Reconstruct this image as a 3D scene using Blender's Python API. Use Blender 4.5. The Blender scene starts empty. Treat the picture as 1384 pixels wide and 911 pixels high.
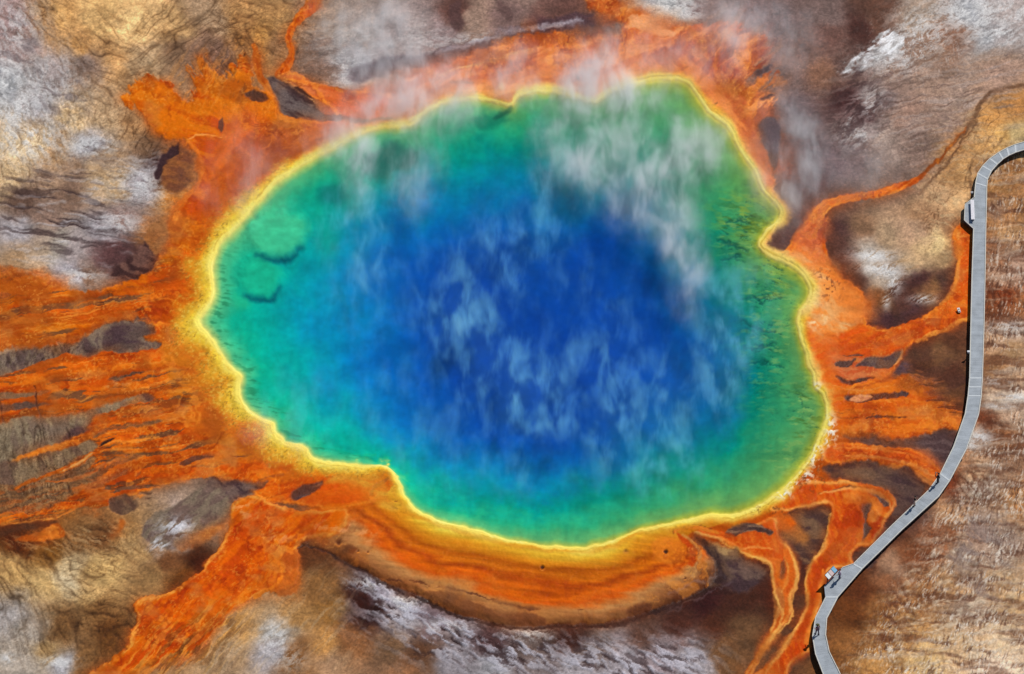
import bpy, bmesh, math, random
import numpy as np
from mathutils import Vector, Matrix
random.seed(7)
S = bpy.context.scene
COL = S.collection
F = np.float32

# ------------------------------------------------------------------ camera
ELEV = math.radians(44.4); DIST = 700.0; SPAN = 138.0
LENS = 36.0 * DIST / SPAN
cam = bpy.data.cameras.new('camera'); cam.lens = LENS; cam.sensor_width = 36; cam.clip_start = 1; cam.clip_end = 20000
camo = bpy.data.objects.new('camera', cam); COL.objects.link(camo)
camo.location = (0, -DIST * math.cos(ELEV), DIST * math.sin(ELEV))
camo.rotation_euler = (math.pi / 2 - ELEV, 0, 0)
S.camera = camo

# ------------------------------------------------------------------ sky and sun
SUN_EL = math.radians(43); SUN_AZ = math.radians(38)      # azimuth from +Y towards +X
w = bpy.data.worlds.new('World'); S.world = w; w.use_nodes = True
nt = w.node_tree; bg = nt.nodes['Background']; bg.inputs['Strength'].default_value = 0.08
sky = nt.nodes.new('ShaderNodeTexSky'); sky.sky_type = 'NISHITA'; sky.sun_disc = False
sky.sun_elevation = SUN_EL; sky.sun_rotation = SUN_AZ; sky.altitude = 2200
nt.links.new(sky.outputs[0], bg.inputs['Color'])
sl = bpy.data.lights.new('sun', 'SUN'); sl.energy = 4.4; sl.angle = math.radians(0.5); sl.color = (1.0, 0.96, 0.89)
so = bpy.data.objects.new('sun', sl); COL.objects.link(so)
sd = Vector((math.sin(SUN_AZ) * math.cos(SUN_EL), math.cos(SUN_AZ) * math.cos(SUN_EL), math.sin(SUN_EL)))
so.rotation_euler = sd.to_track_quat('Z', 'Y').to_euler(); so.location = sd * 300
S.view_settings.view_transform = 'Standard'; S.view_settings.look = 'None'
S.view_settings.exposure = 0.0; S.view_settings.gamma = 1.0
S.render.engine = 'CYCLES'
S.cycles.use_denoising = True
S.cycles.max_bounces = 6; S.cycles.transparent_max_bounces = 12; S.cycles.volume_bounces = 3
S.cycles.volume_step_rate = 1.0; S.cycles.volume_max_steps = 256
S.cycles.caustics_reflective = False; S.cycles.caustics_refractive = False

# ------------------------------------------------------------------ where a point of the photograph lies on a level plane
def at(px, py, z=0.0):
    px, py = float(px), float(py)
    k = 36.0 / LENS / 1384
    u = (px - 692) * k; v = -(py - 455.5) * k
    d = Vector((0, math.cos(ELEV), -math.sin(ELEV))) + Vector((u, 0, 0)) + v * Vector((0, math.sin(ELEV), math.cos(ELEV)))
    o = camo.location
    t = (z - o.z) / d.z
    return o + d * t

def chart(X, Y, Z):
    """world position -> the surveyed chart (pixels of the photograph)"""
    oy = -DIST * math.cos(ELEV); oz = DIST * math.sin(ELEV)
    dy = Y - oy; dz = Z - oz
    depth = dy * math.cos(ELEV) - dz * math.sin(ELEV)
    up = dy * math.sin(ELEV) + dz * math.cos(ELEV)
    k = LENS / 36.0 * 1384
    depth = np.maximum(depth, 30)
    return (692 + X / depth * k).astype(F), (455.5 - up / depth * k).astype(F)

# ------------------------------------------------------------------ noise
_tabs = {}
def _tab(seed):
    if seed not in _tabs:
        _tabs[seed] = np.random.RandomState(seed).rand(256, 256).astype(F)
    return _tabs[seed]
def vn(x, y, seed):
    x0 = np.floor(x); y0 = np.floor(y)
    fx = (x - x0).astype(F); fy = (y - y0).astype(F)
    xi = x0.astype(np.int32) & 255; yi = y0.astype(np.int32) & 255
    x1 = (xi + 1) & 255; y1 = (yi + 1) & 255
    t = _tab(seed)
    fx = fx * fx * (3 - 2 * fx); fy = fy * fy * (3 - 2 * fy)
    a = t[yi, xi]; b = t[yi, x1]; c = t[y1, xi]; d = t[y1, x1]
    a = a + (b - a) * fx; c = c + (d - c) * fx
    return a + (c - a) * fy
def fbm(x, y, seed, octv=4, gain=0.5):
    s = 0; a = 1.0; tot = 0
    for o in range(octv):
        s = s + a * vn(x * (2.03 ** o) + 17.3 * o, y * (2.03 ** o) + 9.1 * o, seed + o); tot += a; a *= gain
    return s / tot
def aniso(x, y, deg, along, across, seed, octv=4, gain=0.55):
    c, s = math.cos(math.radians(deg)), math.sin(math.radians(deg))
    return fbm((x * c + y * s) / along, (-x * s + y * c) / across, seed, octv, gain)
def sst(a, b, x):
    t = np.clip((x - a) / (b - a), 0, 1); return t * t * (3 - 2 * t)

# ------------------------------------------------------------------ ground grid, dense where the photograph looks, growing out to the horizon
def axis(lo, hi, step):
    core = np.arange(lo, hi + step / 2, step)
    out = [lo]; g = step
    side = []
    v = 0
    while v < 4000:
        g *= 1.14; v += g; side.append(v)
    side = np.array(side)
    return np.concatenate([(lo - side)[::-1], core, hi + side])
gx = axis(-77, 77, 0.125); gy = axis(-70, 74, 0.18)
NX, NY = len(gx), len(gy)
X, Y = np.meshgrid(gx, gy); X = X.ravel(); Y = Y.ravel()
N = len(X)
PX, PY = chart(X, Y, np.zeros(N))
PX = np.clip(PX, -3000, 4400); PY = np.clip(PY, -3000, 4000)

# warp that frays every drawn outline
JX = (fbm(PX / 26, PY / 26, 11, 4, 0.6) - 0.5).astype(F); JY = (fbm(PX / 26, PY / 26, 31, 4, 0.6) - 0.5).astype(F)
FX = (fbm(PX / 5, PY / 5, 51, 2) - 0.5).astype(F); FY = (fbm(PX / 5, PY / 5, 61, 2) - 0.5).astype(F)

def smooth_poly(p, closed=True, sub=3):
    p = np.array(p, dtype=float); n = len(p); out = []
    rng = range(n) if closed else range(n - 1)
    for i in rng:
        if closed: a, b, c, d = p[i - 1], p[i], p[(i + 1) % n], p[(i + 2) % n]
        else: a, b, c, d = p[max(i - 1, 0)], p[i], p[i + 1], p[min(i + 2, n - 1)]
        for k in range(sub):
            t = k / sub
            out.append(0.5 * ((2 * b) + (c - a) * t + (2 * a - 5 * b + 4 * c - d) * t * t + (3 * b - a - 3 * c + d) * t ** 3))
    if not closed: out.append(p[-1])
    return np.array(out)

def boxblur(a_, r):
    for ax in (0, 1):
        p_ = np.pad(a_, [(r + 1, r) if k == ax else (0, 0) for k in (0, 1)], mode='edge').cumsum(ax)
        a_ = (np.take(p_, range(2 * r + 1, p_.shape[ax]), ax) - np.take(p_, range(0, p_.shape[ax] - 2 * r - 1), ax)) / (2 * r + 1)
    return a_
STEP = 2.0
class Field:
    """a signed distance field (chart pixels) on a coarse raster, sampled bilinearly"""
    def __init__(self, pts, closed=True, margin=40, sub=3, width=None):
        q = smooth_poly(pts, closed, sub).astype(F)
        if width is not None:
            wv = np.interp(np.linspace(0, 1, len(q)), np.linspace(0, 1, len(width)), width).astype(F)
            margin = margin + max(width)
        self.m = margin
        self.x0 = q[:, 0].min() - margin; self.y0 = q[:, 1].min() - margin
        xs = np.arange(self.x0, q[:, 0].max() + margin + STEP, STEP, dtype=F)
        ys = np.arange(self.y0, q[:, 1].max() + margin + STEP, STEP, dtype=F)
        self.nx, self.ny = len(xs), len(ys)
        gx_, gy_ = np.meshgrid(xs, ys)
        d2 = np.full(gx_.shape, 1e12, F); ins = np.zeros(gx_.shape, bool)
        n = len(q)
        for i in range(n if closed else n - 1):
            a = q[i]; b = q[(i + 1) % n]; e = b - a
            l2 = float(e @ e) + 1e-9
            wx = gx_ - a[0]; wy = gy_ - a[1]
            t = np.clip((wx * e[0] + wy * e[1]) / l2, 0, 1)
            ddx = wx - t * e[0]; ddy = wy - t * e[1]
            if width is not None:
                r = wv[i] + (wv[i + 1] - wv[i]) * t
                dd = np.sqrt(ddx * ddx + ddy * ddy) - r
                d2 = np.minimum(d2, dd)
            else:
                d2 = np.minimum(d2, ddx * ddx + ddy * ddy)
            if closed and a[1] != b[1]:
                cond = (gy_ >= min(a[1], b[1])) & (gy_ < max(a[1], b[1]))
                xin = a[0] + (gy_ - a[1]) * (e[0] / e[1])
                ins ^= cond & (gx_ < xin)
        if width is not None: self.d = d2
        else:
            d = np.sqrt(d2); self.d = np.where(ins, -d, d)
        self.d = self.d.astype(F)
    def index(self, px, py):
        return np.nonzero((px > self.x0 + 4) & (px < self.x0 + self.nx * STEP - 6) & (py > self.y0 + 4) & (py < self.y0 + self.ny * STEP - 6))[0]
    def sample(self, px, py):
        u = np.clip((px - self.x0) / STEP, 0, self.nx - 1.001); v = np.clip((py - self.y0) / STEP, 0, self.ny - 1.001)
        iu = u.astype(np.int32); iv = v.astype(np.int32); fu = (u - iu).astype(F); fv = (v - iv).astype(F)
        d = self.d
        a = d[iv, iu] * (1 - fu) + d[iv, iu + 1] * fu
        b = d[iv + 1, iu] * (1 - fu) + d[iv + 1, iu + 1] * fu
        return a * (1 - fv) + b * fv

# ------------------------------------------------------------------ the bare sinter ground: colours surveyed at points (x, y, r, g, b)
SURVEY = """
10 20 150 130 130;20 60 140 122 120;5 110 205 208 215;40 140 180 174 176;60 30 165 130 95;80 20 190 150 100;110 60 170 130 85;140 15 200 165 115
180 30 215 180 130;230 30 195 160 115;290 15 165 140 115;330 15 180 140 95;160 75 190 150 105;200 80 175 150 120;110 85 130 110 100;70 100 150 140 140
60 130 175 172 178;40 170 190 170 145;30 190 200 180 150;10 230 190 165 130;70 200 160 130 100;120 195 165 162 170;100 160 190 165 130;140 160 180 155 125
180 165 165 130 95;200 190 120 95 75;150 220 150 125 100;100 225 140 115 95;60 240 150 125 105;100 260 120 98 85;30 270 105 84 74;60 290 125 105 95
150 240 165 140 110;190 240 150 145 150;170 290 130 110 105;213 222 60 40 40;240 220 150 100 60;240 265 170 115 60;270 60 130 105 90;300 70 125 100 88
240 70 130 105 85;330 50 170 125 80;20 310 170 165 170;80 330 190 180 170;110 335 150 140 140;140 310 140 135 140;60 350 160 140 120;30 350 145 120 95
100 370 170 165 175;160 340 90 65 65;190 360 60 38 38;200 320 150 105 70;130 380 120 95 80;20 600 165 150 120;10 620 150 125 100;10 640 160 140 110
30 660 130 105 75;60 655 120 90 60;20 690 140 80 30;60 680 150 95 40;100 650 130 95 65;20 730 90 50 25;60 740 130 90 45;20 770 170 140 95
60 780 195 165 115;100 760 190 170 135;90 780 200 185 155;10 830 170 165 165;40 850 175 165 155;120 800 180 150 105;140 770 190 160 110;80 840 120 90 60
130 820 130 95 60;150 860 110 75 45;60 870 150 125 90;20 890 170 160 150;80 895 185 184 192;120 890 120 90 60;100 730 135 100 65;140 720 120 85 55
180 740 165 135 95;170 720 150 115 75;200 780 140 110 75;220 760 110 75 50;262 757 70 40 25;250 780 100 65 35;240 720 150 140 140;270 690 140 120 105
300 660 110 90 80;290 700 130 110 95;210 740 140 115 95;300 860 160 130 95;320 880 150 125 100;340 850 165 130 90;420 750 90 60 40;420 790 130 95 60
440 820 130 95 55;400 830 150 115 75;370 860 165 160 155;365 880 150 145 150;400 890 120 85 55;440 870 160 120 75;450 900 150 120 95;480 860 130 90 60
480 800 60 35 30;500 785 140 140 160;530 800 145 140 150;560 820 125 118 128;500 820 50 30 28;540 840 160 154 160;580 840 110 95 100;620 850 115 105 110
530 870 110 85 65;570 880 90 65 50;560 900 130 95 70;620 890 130 125 130;660 870 80 60 60;660 900 155 154 160;700 850 105 90 86;720 870 100 85 80
760 860 70 45 38;740 900 120 110 110;800 880 110 95 90;790 905 145 140 145;850 900 148 142 148;900 890 135 125 130;940 890 145 140 145;880 860 90 65 55
920 850 75 48 40;950 820 60 35 35;980 780 60 40 42;1000 800 75 48 38;970 850 80 50 38;1010 860 100 75 55;990 890 110 80 55;960 760 120 95 60
1290 650 110 60 40;1310 625 150 115 90;1330 660 155 142 130;1320 640 170 140 112;1370 620 130 100 80;1370 680 150 110 75;1300 700 150 115 85;1280 690 160 125 95
1340 690 140 115 95;1320 720 145 120 105;1350 740 148 128 114;1310 750 140 120 105;1270 720 130 85 60;1240 740 120 75 50;1210 760 140 110 90;1200 790 130 90 65
1160 800 90 55 35;1150 830 95 60 35;1180 830 130 90 55;1180 860 150 110 70;1220 860 170 130 85;1240 800 145 105 70;1280 790 165 130 95;1330 790 160 130 100
1300 820 150 125 105;1360 800 170 140 105;1250 890 190 160 115;1300 870 190 160 125;1350 860 192 168 138;1350 900 198 176 155;1180 900 160 120 75;1140 890 110 75 45
1150 870 130 90 55;1345 310 150 110 75;1370 320 165 130 95;1350 340 140 100 75;1370 360 150 125 110;1345 370 160 130 110;1350 395 110 55 30;1375 400 140 95 65
1350 420 120 75 50;1370 440 165 145 130;1350 460 170 140 115;1370 470 150 120 90;1345 490 140 105 75;1370 500 160 130 105;1350 510 150 120 95;1345 540 170 150 130
1370 555 165 140 120;1330 570 110 65 45;1322 590 165 148 136;1360 590 130 85 55;1375 530 180 164 148;1345 240 150 110 70;1370 230 140 100 65;1350 280 140 110 90
1375 280 150 110 75;1375 185 170 150 110;1350 190 175 140 90;1330 200 185 145 95;1310 230 180 140 95;1340 160 175 130 80;1370 140 165 120 75;1300 200 165 125 85
1290 230 150 115 80;1270 260 165 135 105;1290 270 190 155 115;1250 290 140 110 85;1300 130 148 127 116;1350 100 152 127 114;1340 70 148 123 106;1250 110 146 123 110
1220 160 140 115 103;1280 170 142 121 112;1200 190 142 126 118;1240 200 126 107 99;1180 180 134 122 120;1150 220 112 96 96;1180 230 116 96 86;1220 230 110 94 88
1120 220 100 84 86;1090 240 92 74 78;1060 200 96 78 80;1070 160 104 88 90;1060 100 120 98 92;1090 60 108 86 80;1110 90 130 98 82;1120 50 105 80 74
1060 30 115 100 100;1120 20 115 98 95;1180 20 95 70 60;1160 40 75 52 48;1150 80 95 75 70;1150 130 75 52 52;1180 130 125 112 110;1170 150 90 70 70
1200 110 136 115 104;1220 50 130 110 100;1240 20 146 130 118;1280 45 125 95 80;1270 70 130 105 90;1310 10 180 182 188;1360 10 160 150 148;1350 40 172 166 168
1330 50 188 190 196;1060 260 84 66 72;1060 300 72 56 62;1130 290 105 80 70;1130 310 80 58 58;1130 340 85 62 58;1170 310 125 98 78;1200 320 150 128 105
1230 310 160 132 110;1180 350 175 162 150;1160 370 85 62 55;1200 380 145 132 120;1240 360 165 140 110;1260 330 200 175 130;1270 350 150 125 95;1280 300 140 110 85
1270 390 80 58 55;1240 380 75 50 50;1200 410 110 75 50;1180 420 90 65 60;1230 400 80 52 45;1260 395 130 95 65;1240 430 75 55 60;1200 435 75 52 55
1290 390 70 50 50;1280 370 90 65 55;1250 460 95 65 50;1290 460 90 60 45;1240 480 90 65 55;1280 480 120 90 65;1290 510 85 50 35;1250 500 75 48 38
1230 500 85 68 75;1220 490 80 65 70;1260 530 90 55 35;1290 530 115 85 65;1290 550 80 48 35;1280 560 90 55 30;1270 590 110 85 80;1220 595 100 78 75
1290 600 90 65 65;1250 590 110 88 85;700 10 126 105 98;640 20 142 120 108;618 15 90 65 60;690 20 118 97 94;600 50 128 112 112;560 40 140 126 124
520 60 138 124 122;480 40 142 128 122;460 80 165 160 164;480 100 165 162 168;440 60 130 110 100;440 30 145 120 100;420 70 120 95 80;440 90 120 96 84
380 30 160 125 85;370 60 140 105 75;350 50 170 130 80;730 20 106 80 74;760 30 100 73 67;800 30 106 78 70;740 45 90 64 66;880 0 170 166 170
910 10 192 195 200;950 20 100 75 70;990 15 128 114 114;1020 30 118 100 100;1000 35 115 90 88;1180 600 95 70 62;1190 640 110 84 66;1240 650 85 55 40
1230 690 90 66 60;1200 720 80 52 42;1180 745 80 48 36;1080 700 70 48 45;1090 740 62 38 36;1095 715 95 70 52;1075 860 90 66 52;1040 800 70 44 36
"""
sv = np.array([[float(v) for v in r.split()] for l in SURVEY.strip().split('\n') for r in l.split(';') if r.strip()], dtype=F)
lumv = sv[:, 2:].mean(1); satv = sv[:, 2:].max(1) - sv[:, 2:].min(1)
kw = np.where((lumv > 150) & (satv < 26), 146 / lumv, 1.0); sv[:, 2:] *= kw[:, None]
bx = np.arange(-120, 1510, 4, dtype=F); by = np.arange(-120, 1040, 4, dtype=F)
BX, BY = np.meshgrid(bx, by)
acc = np.zeros(BX.shape + (3,), F); wsum = np.zeros(BX.shape, F)
for x, y, r, g, b in sv:
    wgt = 1.0 / (((BX - x) ** 2 + (BY - y) ** 2) + 60) ** 2
    wsum += wgt; acc += wgt[..., None] * (np.array([r, g, b], F) / 255)
acc /= wsum[..., None]
def base_sample(px, py):
    u = np.clip((px + 120) / 4, 0, len(bx) - 1.01); v = np.clip((py + 120) / 4, 0, len(by) - 1.01)
    iu = u.astype(np.int32); iv = v.astype(np.int32); fu = (u - iu)[:, None].astype(F); fv = (v - iv)[:, None].astype(F)
    a = acc[iv, iu] * (1 - fu) + acc[iv, iu + 1] * fu; b = acc[iv + 1, iu] * (1 - fu) + acc[iv + 1, iu + 1] * fu
    return a * (1 - fv) + b * fv
BWX = (fbm(PX / 60, PY / 45, 71, 5, 0.6) - 0.5).astype(F); BWY = (fbm(PX / 60, PY / 45, 81, 5, 0.6) - 0.5).astype(F)
C = base_sample(PX + BWX * 46, PY + BWY * 40).astype(F)
H = np.zeros(N, F)
MAT = np.zeros(N, F)          # living mat cover
CRUST = np.zeros(N, F)        # white sinter crust
GLOSS = np.full(N, 0.75, F)

def blobmask(px, py, items):
    m = np.zeros(len(px), F)
    for x, y, rx, ry, a in items:
        m = np.maximum(m, a * np.exp(-(((px - x) / rx) ** 2 + ((py - y) / ry) ** 2)))
    return m

# broken tone: directional layers, different in each quarter
C[:] = np.clip((C - .45) * 1.34 + .485, .03, 1)
C[:] = C.mean(1)[:, None] * .05 + C * .95 * np.array((1.02, 1.0, .97), F)
lum = 1 + 0.5 * (fbm(PX / 22, PY / 14, 91, 5, 0.7) - 0.5) + .22 * (fbm(PX / 3.4, PY / 2.6, 93, 2) - .5)
C *= lum[:, None]
H += 0.22 * (fbm(PX / 40, PY / 30, 95, 4) - 0.5)

def darklines(region, deg, along, across, seed, thr, col, amt, dep):
    """fine branching runnels: valleys of a stretched, warped noise"""
    idx = np.nonzero(region > 0.03)[0]
    if not len(idx): return
    px, py = PX[idx] + JX[idx] * 26, PY[idx] + JY[idx] * 26
    n = aniso(px, py, deg, along, across, seed, 3, 0.5)
    l = 1 - sst(0, thr, np.abs(n - 0.5))
    l *= sst(0.3, 0.6, fbm(px / 30, py / 30, seed + 7, 2))
    a = (l * amt * region[idx])[:, None]
    C[idx] = C[idx] * (1 - a) + np.array(col, F) / 255 * a
    H[idx] -= dep * a[:, 0]

def runnels(region, deg, sp, seed, amt=.5, dep=.06, stretch=5.0, sharp=7.0, warp=10):
    idx = np.nonzero(region > 0.03)[0]
    if not len(idx): return
    px, py = PX[idx] + JX[idx] * warp, PY[idx] + JY[idx] * warp
    c, s = math.cos(math.radians(deg)), math.sin(math.radians(deg))
    u, v = px * c + py * s, -px * s + py * c
    v = v + (vn(u / (sp * 3), v / (sp * 5), seed + 3) - .5) * sp * 1.6
    l = 0
    for o, (k, w) in enumerate(((1, 1), (.5, .7), (.28, .5))):
        n = vn(u / (sp * stretch * k), v / (sp * k), seed + 11 * o)
        l = np.maximum(l, (1 - np.abs(2 * n - 1)) ** sharp * w * (.35 + vn(u / (sp * 2), v / sp, seed + 5 + o)))
    l = np.clip(l, 0, 1) * region[idx]
    C[idx] *= (1 - amt * l)[:, None] ** np.array([.85, 1, 1.15], F)
    H[idx] -= dep * l

def streaks(region, deg, along, across, seed, lo, hi, col, amt, up=0.0, octv=3, gain=.6):
    idx = np.nonzero(region > 0.03)[0]
    if not len(idx): return
    px, py = PX[idx] + JX[idx] * 12, PY[idx] + JY[idx] * 12
    n = aniso(px, py, deg, along, across, seed, octv, gain)
    a = (sst(lo, hi, n) * amt * region[idx])[:, None]
    C[idx] = C[idx] * (1 - a) + np.array(col, F) / 255 * a
    H[idx] += up * a[:, 0]
    return idx, a[:, 0]

# ------------------------------------------------------------------ the pool outline and its nested zones
POOL = [(346,277),(379,241),(413,220),(456,198),(489,180),(519,173),(553,170),(566,163),(580,149),(600,140),(630,135),(656,135),(686,143),(694,138),(702,129),(725,123),(752,126),(779,132),(806,137),(819,128),(845,117),(879,110),(905,108),(930,113),(947,137),(962,153),(982,168),(992,187),(1006,213),(1022,237),(1032,258),(1050,276),(1056,287),(1050,300),(1037,310),(1028,322),(1025,333),(1038,346),(1058,354),(1078,365),(1092,382),(1095,396),(1090,408),(1081,419),(1077,437),(1081,457),(1088,477),(1089,491),(1098,507),(1101,525),(1111,532),(1116,548),(1115,566),(1110,583),(1103,600),(1094,620),(1082,637),(1066,653),(1050,667),(1030,682),(1010,690),(990,697),(975,696),(962,694),(940,698),(900,708),(865,715),(840,727),(815,735),(780,740),(745,738),(710,733),(680,728),(650,717),(620,712),(585,700),(565,690),(552,678),(545,668),(543,655),(535,643),(525,632),(510,628),(490,629),(465,627),(440,623),(422,618),(416,606),(402,600),(385,596),(372,583),(371,572),(355,566),(337,555),(328,543),(325,522),(327,509),(312,497),(302,482),(291,467),(281,452),(272,441),(268,432),(276,423),(284,410),(289,395),(288,370),(288,350),(296,330),(310,315),(325,300)]
Z1 = [(430,285),(385,350),(365,430),(385,500),(425,555),(490,600),(560,640),(630,668),(700,678),(790,676),(870,655),(930,620),(985,580),(1020,530),(1010,460),(985,400),(955,340),(930,280),(890,232),(830,190),(760,172),(690,180),(620,195),(545,215),(480,250)]
Z2 = [(505,300),(470,360),(460,430),(485,500),(535,555),(600,600),(680,630),(780,632),(870,610),(935,570),(975,520),(980,470),(955,410),(915,350),(865,300),(810,270),(740,248),(650,248),(575,265)]
Z3 = [(590,330),(560,380),(570,440),(610,500),(655,555),(710,595),(780,588),(845,550),(900,505),(895,440),(855,385),(800,335),(720,308),(645,308)]
Z1 = [(x, 690 - (690 - y) * .95) for x, y in Z1]; Z2 = [(720 + (x - 720) * 1.02, 640 - (640 - y) * .91) for x, y in Z2]; Z3 = [(x, 605 - (605 - y) * .93) for x, y in Z3]
fP = Field(POOL, margin=330, sub=2); f1 = Field(Z1, margin=120, sub=2); f2 = Field(Z2, margin=120, sub=2); f3 = Field(Z3, margin=120, sub=2)
EX, EY = PX + JX * 6 + FX * 1.6, PY + JY * 6 + FY * 1.6
D = np.full(N, 400, F)
ii = fP.index(PX, PY)
D[ii] = fP.sample(EX[ii], EY[ii])
TH = np.degrees(np.arctan2(PY - 430, PX - 690)) % 360

# ------------------------------------------------------------------ drawn layers of mat and bare ground
def layer(pts, col, soft=2.0, jag=10, fine=3, col2=None, dirn=0, along=60, across=8, mixlo=0.4, mixhi=0.62, rim=None, amt=1.0,
          h=0.0, mat=1.0, gloss=None, closed=True, width=None, seed=None, sub=3, crust=None, roughen=0.12, feather=None):
    f = Field(pts, closed=closed, margin=34 + soft * 4, sub=sub, width=width)
    idx = f.index(PX, PY)
    if not len(idx): return
    d = f.sample(PX[idx] + JX[idx] * jag + FX[idx] * fine, PY[idx] + JY[idx] * jag + FY[idx] * fine)
    if feather is not None:
        dg_, al_, ac_, am_, where = feather
        d = d + am_ * (aniso(PX[idx] + JX[idx] * 10, PY[idx] + JY[idx] * 10, dg_, al_, ac_, 177, 4, .6) - .5) * (blobmask(PX[idx], PY[idx], where) if where else 1)
    if mat is None or mat >= .5:
        fe = vn(PX[idx] / 34, PY[idx] / 28, 188); so = soft * (.55 + 3.2 * sst(.5, .85, fe))
    else: so = soft * (.7 + 1.6 * sst(.5, .85, vn(PX[idx] / 26, PY[idx] / 20, 189)))
    m = 1 - sst(0, 1, (d + so) / (2 * so))
    k = m > 0.004; idx = idx[k]; d = d[k]; m = m[k] * amt
    if not len(idx): return
    if seed is None: seed = 200 + (int(abs(pts[0][0]) * 7 + abs(pts[0][1]) * 3 + len(pts)) % 400)
    c = np.tile(np.array(col, F) / 255, (len(idx), 1))
    px, py = PX[idx] + JX[idx] * 14, PY[idx] + JY[idx] * 14
    n = aniso(px, py, dirn, along, across, seed, 4)
    if col2 is not None:
        t = sst(mixlo, mixhi, n)[:, None]; c = c * (1 - t) + np.array(col2, F) / 255 * t
    if rim is not None:
        rc, rw, ra = rim
        t = (ra * np.exp(-((d + rw) / rw) ** 2) * (.35 + .65 * sst(0.25, 0.55, vn(px / 22, py / 22, seed + 5))))[:, None]
        c = c * (1 - t) + np.array(rc, F) / 255 * t
    c = c * (1 + roughen * 2 * (n - 0.5) + roughen * 1.2 * (fbm(px / 9, py / 7, seed + 9, 3, .7) - 0.5))[:, None]
    a = m[:, None]
    C[idx] = C[idx] * (1 - a) + c * a
    H[idx] += h * m
    if mat is not None: MAT[idx] = MAT[idx] * (1 - m) + mat * m
    if crust is not None: CRUST[idx] = np.maximum(CRUST[idx], crust * m)
    if gloss is not None: GLOSS[idx] = GLOSS[idx] * (1 - m) + gloss * m

OR = (234,116,10); OD = (196,74,2); RB = (150,62,24); TN = (205,138,76); PE = (242,158,88); GD = (225,158,36); DK = (66,44,44); GB = (118,98,86)
RIM = ((255,156,46), 2.0, 0.6)

# -- texture of the bare ground
Q_tl = blobmask(PX, PY, [(120,60,150,90,1),(300,40,130,60,1),(60,180,90,60,.7),(10,230,40,60,.8),(180,110,90,50,.9)])
runnels(blobmask(PX, PY, [(60,20,90,40,1),(130,60,70,50,1),(150,110,60,40,.8)]), 36, 9, 301, .55)
runnels(blobmask(PX, PY, [(220,40,60,60,1),(200,80,50,40,.8),(290,40,50,50,1)]), -36, 9, 303, .55)
runnels(blobmask(PX, PY, [(330,25,70,50,1),(390,40,50,60,1),(440,70,30,40,.6)]), 8, 6, 305, .5)
runnels(blobmask(PX, PY, [(330,70,30,40,1),(300,85,40,30,.8)]), 62, 7, 307, .65)
runnels(blobmask(PX, PY, [(60,180,80,40,1),(20,240,40,50,1),(100,150,50,40,.9),(80,120,60,30,.6)]), 78, 7, 309, .5, .08, 3)
runnels(blobmask(PX, PY, [(190,170,60,30,1),(190,205,40,30,.9)]), 120, 6, 311, .6, .07, 3)
runnels(blobmask(PX, PY, [(20,790,60,50,1),(50,760,70,40,1),(60,730,60,30,.9)]), 52, 9, 313, .6)
runnels(blobmask(PX, PY, [(120,790,50,50,1),(140,770,50,30,1),(150,830,60,40,1)]), 12, 8, 315, .6)
runnels(blobmask(PX, PY, [(90,840,80,30,1),(60,870,80,30,1),(20,850,40,30,.6),(130,880,50,30,.8)]), 66, 8, 317, .55, .07, 4)
runnels(blobmask(PX, PY, [(130,725,60,24,1),(170,735,50,24,.8)]), 30, 6, 319, .6, .08, 4)
streaks(blobmask(PX, PY, [(140,725,50,24,1),(60,735,60,20,.8)]), 24, 16, 2.6, 321, .56, .72, (206,168,118), .6, .03, 2)
layer_late = []
streaks(blobmask(PX, PY, [(310,870,90,70,1),(430,840,70,70,.8),(350,900,90,40,.8)]), -50, 36, 5, 315, .5, .75, (196,166,130), .5, .03)
streaks(blobmask(PX, PY, [(90,290,120,70,1),(60,250,90,40,.8)]), 10, 46, 6, 317, .55, .75, (56,40,40), .85, -.08)
streaks(blobmask(PX, PY, [(90,310,110,60,1),(150,250,70,30,.9),(190,240,50,40,.9)]), 6, 30, 6, 319, .52, .72, (200,194,196), .6, .06)
WH = (220,217,214)
def crustpatch(items, deg, along, across, seed, lo=.45, hi=.6, amt=.9, col=WH):
    r = streaks(blobmask(PX, PY, items) ** .7, deg, along * .9, across * .9, seed, lo - .06, hi - .045, col, amt, .05, 6, .74)
    if r is not None: CRUST[r[0]] = np.maximum(CRUST[r[0]], r[1])
crustpatch([(5,110,26,50,1),(25,150,40,40,.9),(40,185,50,30,.8),(20,40,34,40,.6),(60,110,46,40,.55)], 60, 16, 7, 331, .46, .64)
streaks(blobmask(PX, PY, [(25,60,40,40,.9),(70,120,50,40,.9)]), 20, 20, 8, 333, .52, .7, (110,96,96), .7)
crustpatch([(122,196,30,12,1),(190,250,36,24,.7),(105,372,26,10,.9),(165,300,24,12,.7)], 10, 12, 6, 335, .42, .62, .85)
crustpatch([(470,92,26,22,.9),(480,60,60,30,.5),(560,60,70,22,.5),(650,55,50,10,.8)], -8, 20, 7, 337, .44, .66, .8)
crustpatch([(905,8,40,14,1),(930,20,22,10,.9)], 5, 12, 6, 339, .36, .55)
layer([(1138,91),(1160,76),(1185,52),(1195,41),(1222,45),(1226,52),(1218,68),(1200,76),(1175,86),(1150,92)], (180,176,174), 3, 24, 10, (236,238,240), -32, 14, 4, mat=0, crust=1, h=.0, roughen=.3, amt=.85, feather=(-32, 20, 4, 16, None))
crustpatch([(1205,78,40,18,.8),(1250,40,40,30,.7),(1310,15,50,26,1),(1345,45,36,16,1),(1365,15,40,24,.7),(1180,140,22,16,.7),(1160,185,24,14,.6),(1150,170,6,16,.7)], -30, 15, 5, 341, .47, .64, .9)
darklines(blobmask(PX, PY, [(1240,60,60,40,1)]), 70, 18, 6, 343, .05, (225,222,220), .8, 0)
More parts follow.
